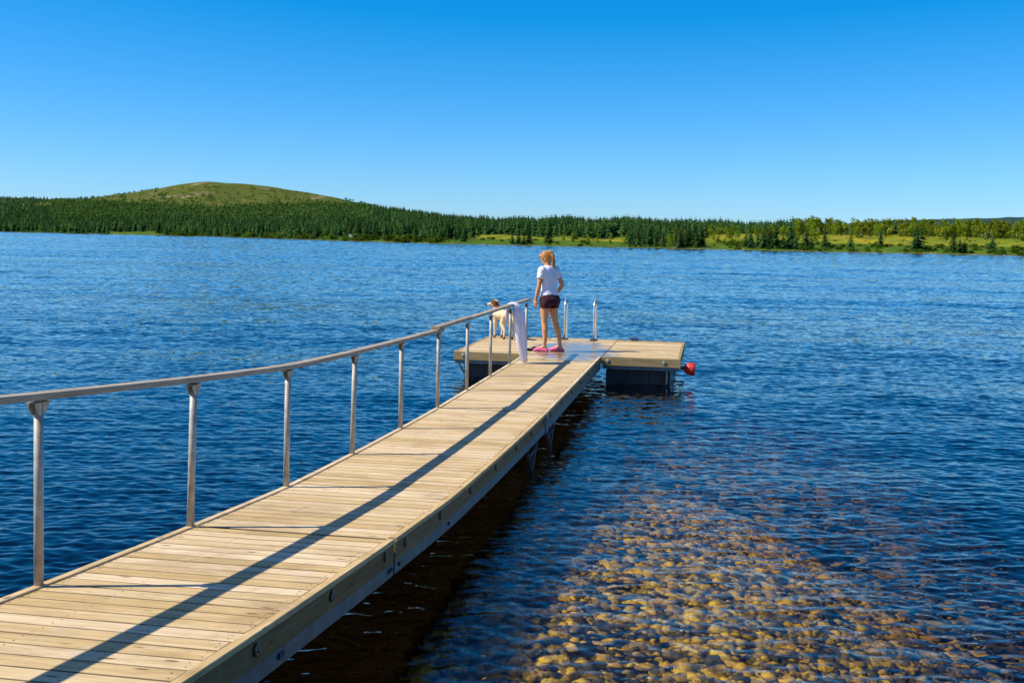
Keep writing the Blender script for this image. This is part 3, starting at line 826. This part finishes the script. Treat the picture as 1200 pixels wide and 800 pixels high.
# ------------------------------------------------------------------ far shore: terrain
# columns: x/y slope -> shore distance, then (distance, height) to the crest
CT = [(-1000, 900, 1050, 4, 1300, 18, 1600, 34, 2000, 50), (-700, 690, 850, 4, 1100, 16, 1400, 30, 1800, 40), (-600, 620, 760, 4, 1000, 15, 1300, 28, 1700, 36),
      (-515, 580, 720, 4, 950, 15, 1250, 30, 1650, 43), (-450, 560, 700, 5, 950, 17, 1300, 37, 1680, 57), (-363, 520, 680, 5, 980, 19, 1320, 44, 1700, 79),
      (-300, 470, 640, 5, 950, 19, 1300, 42, 1700, 74), (-260, 430, 600, 5, 900, 18, 1250, 40, 1650, 66), (-217, 385, 560, 5, 850, 17, 1200, 36, 1600, 55),
      (-150, 355, 500, 4, 720, 12, 950, 22, 1250, 29), (-100, 340, 450, 3.5, 600, 8, 780, 13.5, 1000, 18), (-50, 330, 420, 3, 520, 5.5, 640, 8.5, 800, 11),
      (0, 322, 400, 3, 480, 5, 580, 7, 700, 8.2), (50, 317, 395, 3, 460, 5, 550, 7, 650, 8.4), (150, 312, 390, 3, 450, 5, 530, 7.2, 620, 8.9),
      (250, 300, 390, 3.8, 450, 5, 530, 6.5, 620, 7.4), (350, 293, 380, 4, 430, 5.4, 520, 6.2, 620, 7), (450, 285, 370, 4, 430, 5.6, 500, 6.2, 600, 6.5),
      (600, 282, 365, 4, 420, 5.6, 500, 6.4, 600, 6.5), (800, 290, 365, 4, 420, 5.6, 500, 6.4, 600, 6.5), (1100, 300, 370, 4, 420, 5.6, 500, 6.4, 600, 6.5)]
CT = np.array(CT, float); CA = CT[:, 0]/1300
_ad = np.linspace(-.85, .9, 701)
_sm = np.hanning(19); _sm /= _sm.sum()
CTD = [np.convolve(np.pad(np.interp(_ad, CA, CT[:, j]), 9, mode='edge'), _sm, 'valid') for j in range(1, 10)]
_jag = np.array([mnoise.noise(Vector((a*38, 3.3, 0)))*9+mnoise.noise(Vector((a*140, 7.7, 0)))*3.5 for a in _ad])
CTD[0] = CTD[0] + _jag
def land(a, t):
    """a: slope x/y, t: 0 at the water line .. 4 at the crest, 5, 6 behind; returns Y, z"""
    a = np.asarray(a, float); t = np.asarray(t, float)
    c = [np.interp(a, _ad, q) for q in CTD]
    Zk = [c[0]-60, c[0], c[1], c[3], c[5], c[7], c[7]*1.3, c[7]*2.2]; Hk = [c[0]*0-6, c[0]*0+.02, c[2], c[4], c[6], c[8], c[8]*.85, c[8]*.2]
    Zk = np.stack(np.broadcast_arrays(*Zk)); Hk = np.stack(np.broadcast_arrays(*Hk))
    i = np.clip(np.floor(t).astype(int)+1, 0, 6); f = t+1-i
    def take(A, k): return np.take_along_axis(A, np.clip(k, 0, 7)[None], 0)[0]
    Y = take(Zk, i)*(1-f)+take(Zk, i+1)*f
    p1 = take(Hk, i); p2 = take(Hk, i+1); m1 = np.where(i <= 1, (p2-p1), (p2-take(Hk, i-1))/2); m2 = (take(Hk, i+2)-p1)/2
    m2 = np.where(i >= 4, m2*.35, m2); m1 = np.where(i >= 5, m1*.35, m1)
    z = (2*f**3-3*f**2+1)*p1+(f**3-2*f**2+f)*m1+(-2*f**3+3*f**2)*p2+(f**3-f**2)*m2
    z = np.where(i == 0, p1+(p2-p1)*f, z)
    z = z + np.where(t > 0, .35*np.clip(t*5, 0, 1)*(1-np.exp(-z/3)), 0)
    z = z + np.clip(t-.2, 0, 1)*(.22*np.sin(a*97+t*3)+.14*np.sin(a*211-t*9))*np.clip(z/8, .2, 1.6)
    return Y, z
def px(a): return a*1300+600
def sstep(e0, e1, x):
    q = np.clip((x-e0)/(e1-e0), 0, 1); return q*q*(3-2*q)
def nz(x, y): return mnoise.noise(Vector((x, y, 1.7)))
nzv = np.vectorize(nz)

def bare_amount(X, t):
    d = ((X-262)/185)**2
    lo = 2.25+1.15*np.clip(d, 0, 1.2)
    return sstep(lo-.12, lo+.25, t)*(X > 60)
def meadow_amount(X, t):
    n = nzv(X*.03, t*3)*.35
    c = sstep(520, 570, X)*(1-sstep(690, 860, X))*(1-sstep(.75, 1.05, t+n))
    l = sstep(340, 420, X)*(1-sstep(520, 570, X))*(1-sstep(.18, .40, t+n))
    r = sstep(780, 850, X)*(1-sstep(1.5, 2.4, t+n))
    lc = sstep(118, 132, X)*(1-sstep(184, 200, X))*(1-sstep(.28, .45, t+n*.4))
    up = (1-sstep(70, 115, X))*sstep(2.75, 3.1, t+n*.5)*(1-sstep(3.9, 4.0, t))
    return np.clip(c+l+r+lc+up*.5, 0, 1)

def make_land():
    nc = 640; a = np.linspace(-.84, .88, nc)
    tt = np.concatenate([[-1, -.3], np.linspace(-.05, .3, 12), np.linspace(.36, 4.0, 46), np.linspace(4.15, 6, 8)])
    A, T = np.meshgrid(a, tt); Y, Z = land(A.ravel(), T.ravel()); X = A.ravel()*Y
    xp = px(A.ravel()); t = T.ravel()
    me = mesh_np('far_shore', np.stack([X, Y, Z], 1), grid_faces(len(tt), nc), True,
                 {'bare': bare_amount(xp, t), 'meadow': meadow_amount(xp, t), 'rise': t})
    k = N('far_shore_ground'); p = k.pos()
    n1 = k.noise(p, .05, 6, .65).outputs[0]; n2 = k.noise(k.mapping(p, (.03, .012, .09)), 1, 5, .6).outputs[0]; n3 = k.noise(p, .22, 4, .6).outputs[0]
    c = k.mix(k.ramp(n3, [(.4, 0.0), (.6, 1.0)]), (.014, .040, .010), (.045, .09, .016))
    mead = k.mix(k.ramp(n2, [(.40, 0.0), (.62, 1.0)]), (.17, .21, .010), (.36, .28, .018))
    mead = k.mix(k.ramp(n3, [(.46, 0.0), (.62, .85)]), mead, (.06, .11, .010))
    mead = k.mix(k.ramp(k.noise(k.mapping(p, (.09, .05, .3)), 1, 5, .7).outputs[0], [(.50, 0.0), (.62, .8)]), mead, (.11, .15, .012))
    # fresh green reeds and grass near the water line
    rise = k.attr('rise').outputs['Fac']
    g = k.math('MULTIPLY', k.ramp(rise, [(.44, 1.0), (.52, 0.0)]), k.ramp(n1, [(.30, 1.0), (.85, .5)]))
    mead = k.mix(g, mead, (.045, .105, .008))
    c = k.mix(k.attr('meadow').outputs['Fac'], c, mead)
    fell = k.mix(k.ramp(n1, [(.35, 0.0), (.65, 1.0)]), (.050, .088, .008), (.11, .10, .013))
    rk = k.noise(k.mapping(p, (.022, .006, .05), (0, 0, R(10))), 1, 6, .72).outputs[0]
    fell = k.mix(k.ramp(rk, [(.56, 0.0), (.66, .75)]), fell, (.36, .27, .17))
    fell = k.mix(k.ramp(n3, [(.55, 0.0), (.7, .7)]), fell, (.055, .085, .02))
    c = k.mix(k.attr('bare').outputs['Fac'], c, fell)
    # narrow stony strip at the water
    c = k.mix(k.ramp(rise, [(.012, 1.0), (.03, 0.0)]), c, (.16, .12, .07))
    me_o = link('far_shore', me, k.finish(c, .95, spec=.05)); tag(me_o, kind='structure')
make_land()

def ridge(name, pts, col1, col2, depth, jag, mat_name):
    """distant forested ridge: pts (x px, distance, height)"""
    pts = np.array(pts, float); nc = 400; a = np.linspace(pts[0, 0], pts[-1, 0], nc)
    Yc = np.interp(a, pts[:, 0], pts[:, 1]); Hc = np.interp(a, pts[:, 0], pts[:, 2])
    Hc = np.convolve(np.pad(Hc, 12, mode='edge'), np.hanning(25)/np.hanning(25).sum(), 'valid')
    rows = [(-depth, -.02), (-depth*.8, .1), (-depth*.6, .32), (-depth*.4, .6), (-depth*.2, .86), (-depth*.08, .97), (0, 1), (depth*.15, .97), (depth*.6, .4), (depth, -.02)]
    V = []
    for dy, fh in rows:
        Y = Yc+dy; X = (a-600)/1300*Y; V.append(np.stack([X, Y, Hc*fh*(1+jag*nzv(a*.06, np.full(nc, fh*4)))], 1))
    me = mesh_np(name, np.concatenate(V), grid_faces(len(rows), nc), True)
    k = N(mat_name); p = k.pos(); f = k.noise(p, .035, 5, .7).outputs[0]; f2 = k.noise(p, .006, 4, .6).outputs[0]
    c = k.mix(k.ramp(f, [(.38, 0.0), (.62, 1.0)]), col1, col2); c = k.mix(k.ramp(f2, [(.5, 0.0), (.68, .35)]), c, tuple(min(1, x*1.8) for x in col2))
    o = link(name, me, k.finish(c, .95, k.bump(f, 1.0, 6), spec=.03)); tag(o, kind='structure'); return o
ridge('forested_ridge', [(-700, 2600, 100), (-200, 2600, 82), (0, 2600, 72.5), (85, 2600, 72), (130, 2600, 82), (180, 2600, 99), (240, 2600, 100), (330, 2600, 80), (430, 2600, 10)], (.014, .036, .014), (.026, .058, .020), 700, .05, 'ridge_forest')
ridge('distant_hills', [(820, 6000, 0), (950, 6000, 85), (1000, 6000, 112), (1033, 6000, 128), (1100, 6000, 143), (1150, 6000, 150), (1200, 6000, 166), (1260, 6000, 150), (1400, 6000, 170), (1700, 6000, 90)], (.020, .050, .045), (.030, .066, .055), 1800, .03, 'hill_forest')  # bluish tint of distant air put into the forest colours

# ------------------------------------------------------------------ trees
def spruce_arrays(rg, layers, spokes, wide):
    V = []; F = []; Tn = []
    for i in range(layers):
        q = i/(layers-1); z = .06+.90*q; r = wide*(1-q**1.35)**.95*rg.uniform(.78, 1.18)+.022
        hh = .92/layers*1.75; off = rg.uniform(0, 6.28)
        for j in range(spokes):
            a = off+2*math.pi*j/spokes+rg.uniform(-.25, .25); rr = r*rg.uniform(.62, 1.15); dr = rg.uniform(.02, .06)*(1-q*.5)
            w = math.pi/spokes*1.15; n = len(V)
            V += [(rg.uniform(-.006, .006), rg.uniform(-.006, .006), z+hh*rg.uniform(.8, 1)*(1-.55*q)), (rr*.62*math.cos(a-w), rr*.62*math.sin(a-w), z+hh*.25-dr*.3), (rr*math.cos(a), rr*math.sin(a), z-dr), (rr*.62*math.cos(a+w), rr*.62*math.sin(a+w), z+hh*.25-dr*.3)]
            F.append((n, n+1, n+2, n+3)); Tn += [rg.random()]*4
    return np.array(V), np.array(F), np.array(Tn)
def leafy_arrays(rg, n, wide, z0, clumps, leaf=1.0):
    V = []; F = []; Tn = []
    cs = []
    for _ in range(clumps):
        q = rg.random(); zz = z0+(1-z0)*q*.92; rad = wide*math.sin(math.pi*min(1, (q*.86+.10)))**.8
        an = rg.uniform(0, 6.28); rr = rad*math.sqrt(rg.random())*.75; cs.append((rr*math.cos(an), rr*math.sin(an), zz, rg.uniform(.35, .6)*wide, rg.random()))
    for _ in range(n):
        c = cs[rg.integers(len(cs))]; d = rg.normal(0, 1, 3); d /= np.linalg.norm(d); d *= rg.random()**.4
        p = np.array(c[:3])+d*c[3]*np.array([1, 1, .8]); s = rg.uniform(.020, .042)*leaf
        u = rg.normal(0, 1, 3); u /= np.linalg.norm(u); v = np.cross(u, rg.normal(0, 1, 3)); v /= np.linalg.norm(v)
        k = len(V); V += [tuple(p-u*s), tuple(p-v*s*.7), tuple(p+u*s), tuple(p+v*s*.7)]; F.append((k, k+1, k+2, k+3)); Tn += [c[4]*.6+rg.random()*.4]*4
    return np.array(V), np.array(F), np.array(Tn)
def trunk_arrays(r, top, crook=.0, rg=None):
    V = []; F = []; n = 6
    for z, rr in ((-.03, r*1.25), (top*.5, r*.75), (top, r*.2)):
        ox = crook*z
        for j in range(n):
            a = 2*math.pi*j/n; V.append((ox+rr*math.cos(a), rr*math.sin(a), z))
    for i in range(2):
        for j in range(n): F.append((i*n+j, i*n+(j+1) % n, (i+1)*n+(j+1) % n, (i+1)*n+j))
    return np.array(V), np.array(F)
def foliage_mat(name, dark, lite, rnd=.35):
    k = N(name); t = k.attr('tint').outputs['Fac']
    r = k.n('ShaderNodeObjectInfo').outputs['Random']
    c = k.mix(t, dark, lite)
    c = k.n('ShaderNodeHueSaturation', None, Color=c, Value=k.math('MULTIPLY_ADD', r, rnd*2, 1-rnd), Hue=k.math('MULTIPLY_ADD', r, .03, .485)).outputs[0]
    d = k.n('ShaderNodeBsdfDiffuse', None, Color=c).outputs[0]; tl = k.n('ShaderNodeBsdfTranslucent', None, Color=c).outputs[0]
    mx = k.n('ShaderNodeMixShader', None, Fac=.28); k.t.links.new(d, mx.inputs[1]); k.t.links.new(tl, mx.inputs[2]); k.t.links.new(mx.outputs[0], k.out.inputs[0])
    return k.m
M_spr = foliage_mat('spruce_needles', (.014, .044, .013), (.055, .115, .028))
M_forest = foliage_mat('forest_needles', (.012, .042, .014), (.12, .21, .046), .0)
M_bir = foliage_mat('birch_leaves', (.10, .17, .012), (.29, .31, .022))
M_bush = foliage_mat('willow_leaves', (.03, .075, .008), (.10, .16, .016))
M_bark = simple('spruce_bark', (.08, .055, .035), .9, .3, 6)
M_white = simple('birch_bark', (.50, .46, .40), .8, .3, 9)

# scattered positions of conifers
cand = []
def density(X, t):
    b = bare_amount(X, t); m = meadow_amount(X, t)
    d = np.where(t > .06, 1.0, 0)*(1-np.clip(m*1.08, 0, 1))*(1-b)
    sc = sstep(1.55, 2.5, t)*sstep(100, 150, X)*(1-sstep(330, 420, X))      # thinning below the bare top
    d = d*(1-.80*sc)
    d = np.where(X > 850, d*(1-.93*sstep(880, 990, X)), d)
    return d
NT = 25000
xs = rng.uniform(-330, 1560, NT); ts = rng.uniform(.04, 4.15, NT)
keep = rng.random(NT) < density(xs, ts)*np.where((xs < -60) | (xs > 1260), .55, 1)
xs, ts = xs[keep], ts[keep]
aa = (xs-600)/1300
Yt, Zt = land(aa, ts); Xt = aa*Yt
_cl = np.array([mnoise.noise(Vector((x*.035, t*2.3, 4.4))) for x, t in zip(xs, ts)])
ht = rng.uniform(3.9, 6.0, len(xs))*(1+.34*_cl)*np.where(rng.random(len(xs)) < .2, .65, 1)*(1-.35*sstep(2.2, 3.4, ts)*(xs < 420))
app = ht/Yt*np.where((xs > -20) & (xs < 1220), 1, .2)*(1-.5*sstep(.5, 1.2, ts))
order = np.argsort(-app)

NSP = 170
spr_me = []
for v in range(6):
    rg = np.random.default_rng(100+v); V, F, T = spruce_arrays(rg, 9, 9, rg.uniform(.21, .29)); spr_me.append(mesh_np('spruce_crown', V, F, False, {'tint': T}))
    spr_me[-1].materials.append(M_spr)
spr_tr = mesh_np('spruce_trunk', *trunk_arrays(.018, .8)); spr_tr.materials.append(M_bark)
def tree(name, label, cat, group, x, y, z, h, crown_me, trunk_me, sw=1.0):
    o = bpy.data.objects.new(name, None); COL.objects.link(o); o.location = (x, y, z-.1); o.rotation_euler = (random.uniform(-.03, .03), random.uniform(-.03, .03), random.uniform(0, 6.28)); o.scale = (h*sw, h*sw, h)
    o['label'] = label; o['category'] = cat; o['group'] = group
    for nm, me in (('crown', crown_me), ('trunk', trunk_me)):
        c = bpy.data.objects.new(nm, me); COL.objects.link(c); c.parent = o
    return o
def shore_name(X):
    return 'below the bare hill' if X < 330 else ('behind the small jetty house' if X < 430 else ('left of the ponytailed person' if X < 640 else 'right of the ponytailed person'))
for i in order[:NSP]:
    X = xs[i]
    tree('spruce_tree', 'dark green spruce at the front edge of the forest ' + shore_name(X), 'spruce', 'spruces along the front edge of the far forest, ' + shore_name(X),
         Xt[i], Yt[i], Zt[i], ht[i], spr_me[int(rng.integers(6))], spr_tr, rng.uniform(.85, 1.25))

# spruces standing apart on the meadows: (px, t, height, label)
CLUMP = 'dark green spruce in the clump at the waterline of the right meadow'
apart = [(866+q, .10+.10*random.random(), h, CLUMP) for q, h in ((8, 4.2), (14, 5.2), (22, 4.6), (29, 5.6), (36, 6.2), (43, 6.6), (52, 5.0), (60, 6.0), (67, 4.4))]
apart += [(875+q, .25+.2*random.random(), h, CLUMP) for q, h in ((4, 4.0), (20, 5.4), (33, 5.8), (50, 5.5))]
apart += [(927, .35, 7.2, 'slim dark spruce standing between the waterline clump and the roadside birches'), (945, .12, 6.0, 'dark spruce with a low bush beside it just right of the waterline clump'), (951, .12, 3.6, 'short dark spruce just right of the waterline clump'),
          (967, .22, 5.4, 'thin dark spruce alone on the right meadow between two larger ones'), (997, .16, 4.6, 'dark spruce at the shore halfway along the right meadow'),
          (1032, .30, 5.2, 'narrow dark spruce standing alone on the green bank of the right meadow'), (1077, .14, 8.2, 'broad tallest dark spruce at the waterline of the right meadow'), (1071, .12, 4.2, 'short dark spruce close to the left of the broad tall one'),
          (1117, .10, 6.0, 'dark spruce in the waterline pair on the right meadow'), (1125, .08, 4.2, 'small dark spruce in the waterline pair on the right meadow'), (1131, .08, 3.6, 'lowest dark spruce at the end of the waterline pair'),
          (1163, .16, 4.8, 'dark spruce nearest the right edge on the green bank'),
          (620, .15, 5.0, 'dark spruce on the bright green meadow straight above the ponytailed person'), (643, .22, 6.5, 'dark spruce at the right end of the bright green central meadow'), (600, .08, 3.8, 'small dark spruce left end of the row on the central meadow'), (608, .10, 4.6, 'mid-sized dark spruce in the row on the central meadow'), (614, .07, 3.4, 'low dark spruce in the row on the central meadow'),
          (543, .18, 4.6, 'round dark spruce alone at the left end of the central meadow'), (747, .12, 5.2, 'dark spruce at the shore between the central and right meadows'), (804, .14, 5.6, 'dark spruce at the left end of the right meadow'),
          (822, .6, 4.4, 'thin spruce in the middle of the left part of the right meadow')]
apart += [(q, .16+.1*random.random(), h, 'dark spruce around the small clearing at the far left shore') for q, h in ((118, 6.2), (124, 5.4), (140, 5.0), (186, 7), (193, 6), (205, 6.6))]
for X, t, h, lb in apart:
    a = (X-600)/1300; y, z = land(np.array([a]), np.array([t])); y, z = float(y[0]), float(z[0])
    o = tree('spruce_tree', lb, 'spruce', 'spruces standing apart on the far meadows', a*y, y, z, h*.95, spr_me[int(rng.integers(6))], spr_tr, 1.55)

# birches and willows of the right meadow
bir_me = []; 
for v in range(6):
    rg = np.random.default_rng(200+v); V, F, T = leafy_arrays(rg, 520, rg.uniform(.25, .36), .06, 13, 1.35); mm = mesh_np('birch_crown', V, F, False, {'tint': T}); mm.materials.append(M_bir); bir_me.append(mm)
bir_tr = mesh_np('birch_trunk', *trunk_arrays(.014, .6, .05)); bir_tr.materials.append(M_white)
def birch(X, t, h, lb, grp, sw=1.0):
    a = (X-600)/1300; y, z = land(np.array([a]), np.array([t])); y, z = float(y[0]), float(z[0])
    tree('birch_tree', lb, 'birch', grp, a*y, y, z, h, bir_me[int(rng.integers(6))], bir_tr, sw)
for _ in range(240):
    X = rng.uniform(930, 1230); t = rng.uniform(.95, 2.9)
    if t < 1.25 and rng.random() < .6: continue
    birch(X, t, rng.uniform(4.0, 7.0), 'light green birch in the open wood above the right meadow', 'birches above the right meadow', rng.uniform(.8, 1.2))
for _ in range(46):
    X = rng.uniform(820, 960); t = rng.uniform(.45, 1.5)
    birch(X, t, rng.uniform(2.6, 4.6), 'light green birch between the waterline spruces and the dark forest', 'birches behind the waterline spruces', rng.uniform(.7, 1.0))
for X, t, h in [(790, .2, 5.2), (797, .25, 4.6), (785, .15, 3.6), (806, .3, 5.0), (774, .2, 3.2), (700, .35, 3.0), (716, .3, 3.4), (733, .2, 3.2), (757, .25, 3.0), (690, .2, 3.4), (660, .5, 3.2), (672, .4, 3.6)]:
    birch(X, t, h, 'light green young birch at the shore right of the ponytailed person', 'young birches at the central shore', .8)

# low willow bushes along the water line
bush_me = []
for v in range(4):
    rg = np.random.default_rng(300+v); V, F, T = leafy_arrays(rg, 260, .75, .0, 8, 3.0); V[:, 2] = np.abs(V[:, 2])*.8; mm = mesh_np('bush_foliage', V, F, False, {'tint': T}); mm.materials.append(M_bush); bush_me.append(mm)
def bush(X, t, h, lb, grp):
    a = (X-600)/1300; y, z = land(np.array([a]), np.array([t])); y, z = float(y[0]), float(z[0])
    o = bpy.data.objects.new('willow_bush', bush_me[int(rng.integers(4))]); COL.objects.link(o); o.location = (a*y, y, z-.1); o.rotation_euler = (0, 0, rng.uniform(0, 6.28)); s = h; o.scale = (s*rng.uniform(.9, 1.6), s*rng.uniform(.9, 1.6), s)
    tag(o, lb, 'bush', grp)
for _ in range(66):
    X = rng.uniform(200, 520); bush(X, rng.uniform(.02, .16), rng.uniform(1.9, 3.6), 'green willow bush on the shore below the dark forest', 'willow bushes below the forest')
for _ in range(116):
    X = rng.uniform(850, 1215); bush(X, rng.uniform(.02, .42), rng.uniform(.8, 2.0), 'low green willow bush on the bank of the right meadow', 'willow bushes on the right bank')
for _ in range(72):
    X = rng.uniform(800, 1215); bush(X, rng.uniform(.48, 1.25), rng.uniform(.35, .95), 'small green shrub dotted on the yellow grass of the right meadow', 'shrubs on the yellow meadow')
for _ in range(34):
    X = rng.uniform(520, 850); bush(X, rng.uniform(.02, .6), rng.uniform(.6, 1.5), 'low green bush on the bright meadow beyond the dock', 'bushes on the central meadow')

# the rest of the wood: one mass
def make_forest():
    protos = []
    for v in range(8):
        rg = np.random.default_rng(400+v); protos.append(spruce_arrays(rg, 6, 6, rg.uniform(.33, .50)))
    Vs = []; Fs = []; Ts = []; n = 0
    for i in order[NSP:]:
        V, F, T = protos[int(rng.integers(8))]; an = rng.uniform(0, 6.28); ca, sa = math.cos(an), math.sin(an); w = ht[i]*rng.uniform(.85, 1.2)
        Vs.append(np.stack([Xt[i]+(V[:, 0]*ca-V[:, 1]*sa)*w, Yt[i]+(V[:, 0]*sa+V[:, 1]*ca)*w, Zt[i]-.1+V[:, 2]*ht[i]], 1)); Fs.append(F+n); n += len(V); Ts.append(np.clip(T*.42+rng.random()*.28+(.34 if rng.random() < .13 else 0), 0, 1))
    # low scrub and single small trees climbing to the bare top and along the ridges
    me = mesh_np('forest', np.concatenate(Vs), np.concatenate(Fs), False, {'tint': np.concatenate(Ts)})
    tag(link('forest', me, M_forest), 'dense dark green conifer forest covering the slopes behind the far shore', 'forest', kind='stuff')
    # tree line along the far ridge
    Vs = []; Fs = []; Ts = []; n = 0
    for _ in range(900):
        X = rng.uniform(-40, 420); f = rng.uniform(0, 1); y = 2600-f*180; hc = np.interp(X, [-200, 0, 85, 130, 180, 240, 330, 430], [82, 72.5, 72, 82, 99, 100, 80, 10])
        V, F, T = protos[int(rng.integers(8))]; h = rng.uniform(5, 9); w = h*1.3; z = hc*(1-f*.17)-1.5
        Vs.append(np.stack([(X-600)/1300*y+V[:, 0]*w, y+V[:, 1]*w, z+V[:, 2]*h], 1)); Fs.append(F+n); n += len(V); Ts.append(T)
    me = mesh_np('forest', np.concatenate(Vs), np.concatenate(Fs), False, {'tint': np.concatenate(Ts)})
    tag(link('forest', me, M_forest), 'thin line of conifers along the ridge left behind the bare hill', 'forest', kind='stuff')
    # shrubs on the slope below the bare top
    Vs = []; Fs = []; Ts = []; n = 0
    pr = [leafy_arrays(np.random.default_rng(500+v), 26, .55, .0, 4) for v in range(6)]
    for _ in range(3800):
        X = rng.uniform(60, 440); t = rng.uniform(1.5, 3.5)
        if rng.random() < .85*float(bare_amount(np.array(X), np.array(t))): continue
        a = (X-600)/1300; y, z = land(np.array([a]), np.array([t])); V, F, T = pr[int(rng.integers(6))]; h = rng.uniform(2.2, 4.6)
        Vs.append(np.stack([a*y[0]+V[:, 0]*h*2.2, y[0]+V[:, 1]*h*2.2, z[0]+np.abs(V[:, 2])*h], 1)); Fs.append(F+n); n += len(V); Ts.append(np.clip(T*.7+rng.random()*.3, 0, 1))
    # quads in leafy clumps are tiny: enlarge them about their centres
    Va = np.concatenate(Vs).reshape(-1, 4, 3); c = Va.mean(1, keepdims=True); Va = c+(Va-c)*4.2
    me = mesh_np('scrub', Va.reshape(-1, 3), np.concatenate(Fs), False, {'tint': np.concatenate(Ts)})
    tag(link('scrub', me, M_scrub), 'yellowish green mountain birch scrub thinning out towards the bare hilltop', 'scrub', kind='stuff')
M_scrub = foliage_mat('birch_scrub', (.050, .115, .020), (.125, .19, .035), 0.0)
make_forest()

# ------------------------------------------------------------------ cabins
M_cwall = simple('brown_boards', (.13, .06, .03), .8, .25, 3); M_cwhite = simple('white_boards', (.45, .43, .38), .7, .1, 3)
M_croof = simple('dark_roofing', (.04, .035, .035), .8, .3, 4); M_cpale = simple('pale_metal_roof', (.34, .36, .38), .4, .1, 4); M_glass = simple('window_glass', (.03, .04, .05), .1, .2, 3, spec=.6)
def cabin(X, t, w, d, h, rz, wall, roof, label):
    a = (X-600)/1300; y, z = land(np.array([a]), np.array([t])); y, z = float(y[0]), float(z[0])
    o = empty('cabin', (a*y, y, z-.2), rz); tag(o, label, 'cabin')
    m = MB(); m.box(-w/2, w/2, -d/2, d/2, 0, h)
    m.add([(-w/2, -d/2, h), (w/2, -d/2, h), (-w/2, d/2, h), (w/2, d/2, h), (-w/2, 0, h+d*.3), (w/2, 0, h+d*.3)], [(0, 2, 4), (1, 5, 3)]); m.build('wall', wall, o)
    m = MB()
    for sg in (-1, 1):
        e = .25; y1 = sg*(d/2+e); z1 = h-e*.6
        m.add([(-w/2-.4, y1, z1), (w/2+.4, y1, z1), (w/2+.4, 0, h+d*.3+.05), (-w/2-.4, 0, h+d*.3+.05), (-w/2-.4, y1, z1+.16), (w/2+.4, y1, z1+.16), (w/2+.4, 0, h+d*.3+.21), (-w/2-.4, 0, h+d*.3+.21)],
              [(0, 1, 2, 3), (4, 7, 6, 5), (0, 4, 5, 1), (0, 3, 7, 4), (1, 5, 6, 2)])
    m.build('roof', roof, o)
    for q in (-.27, .27):
        m = MB(); m.box(w*q-.28, w*q+.28, -d/2-.05, -d/2+.02, h*.38, h*.78); wd = m.build('window', M_cwhite, o)
        m = MB(); m.box(w*q-.21, w*q+.21, -d/2-.07, -d/2-.045, h*.42, h*.74); m.build('pane', M_glass, wd)
    m = MB(); m.box(-.26, .26, -d/2-.06, -d/2+.02, .08, h*.8); m.build('door', M_cwhite, o)
cabin(414, .10, 2.3, 2.2, 1.3, R(8), M_cwall, M_cpale, 'small dark cabin with a pale flat-looking roof at the water below the forest')
cabin(1153, 1.35, 2.6, 2.2, 1.25, R(25), M_cwhite, M_croof, 'small white cabin with dark roof among birches above the right meadow')
cabin(69, .75, 2.2, 2, 1.4, R(-10), M_cwhite, M_cpale, 'small pale cabin at the far left among the spruces')

# boulders along the far water line
rk_me = []
for v in range(4):
    bm = bmesh.new(); bmesh.ops.create_icosphere(bm, subdivisions=2, radius=1)
    for q in bm.verts: q.co *= 1+.28*mnoise.noise(q.co*1.3+Vector((v*9, 0, 0))); q.co.z *= .6
    me = bpy.data.meshes.new('shore_boulder'); bm.to_mesh(me); bm.free(); rk_me.append(me)
    me.materials.append(bpy.data.materials.get('shore_rock') or simple('shore_rock', (.20, .175, .13), .85, .3, 2))
for _ in range(42):
    X = rng.uniform(330, 1215); a = (X-600)/1300; y, z = land(np.array([a]), np.array([rng.uniform(.0, .035)])); s = rng.uniform(.14, .42)
    o = bpy.data.objects.new('shore_boulder', rk_me[int(rng.integers(4))]); COL.objects.link(o); o.location = (a*y[0], y[0], z[0]+.05); o.scale = (s*1.3, s, s); o.rotation_euler = (0, 0, rng.uniform(0, 6))
    tag(o, 'grey boulder at the water line of the far shore', 'boulder', 'boulders along the far water line')
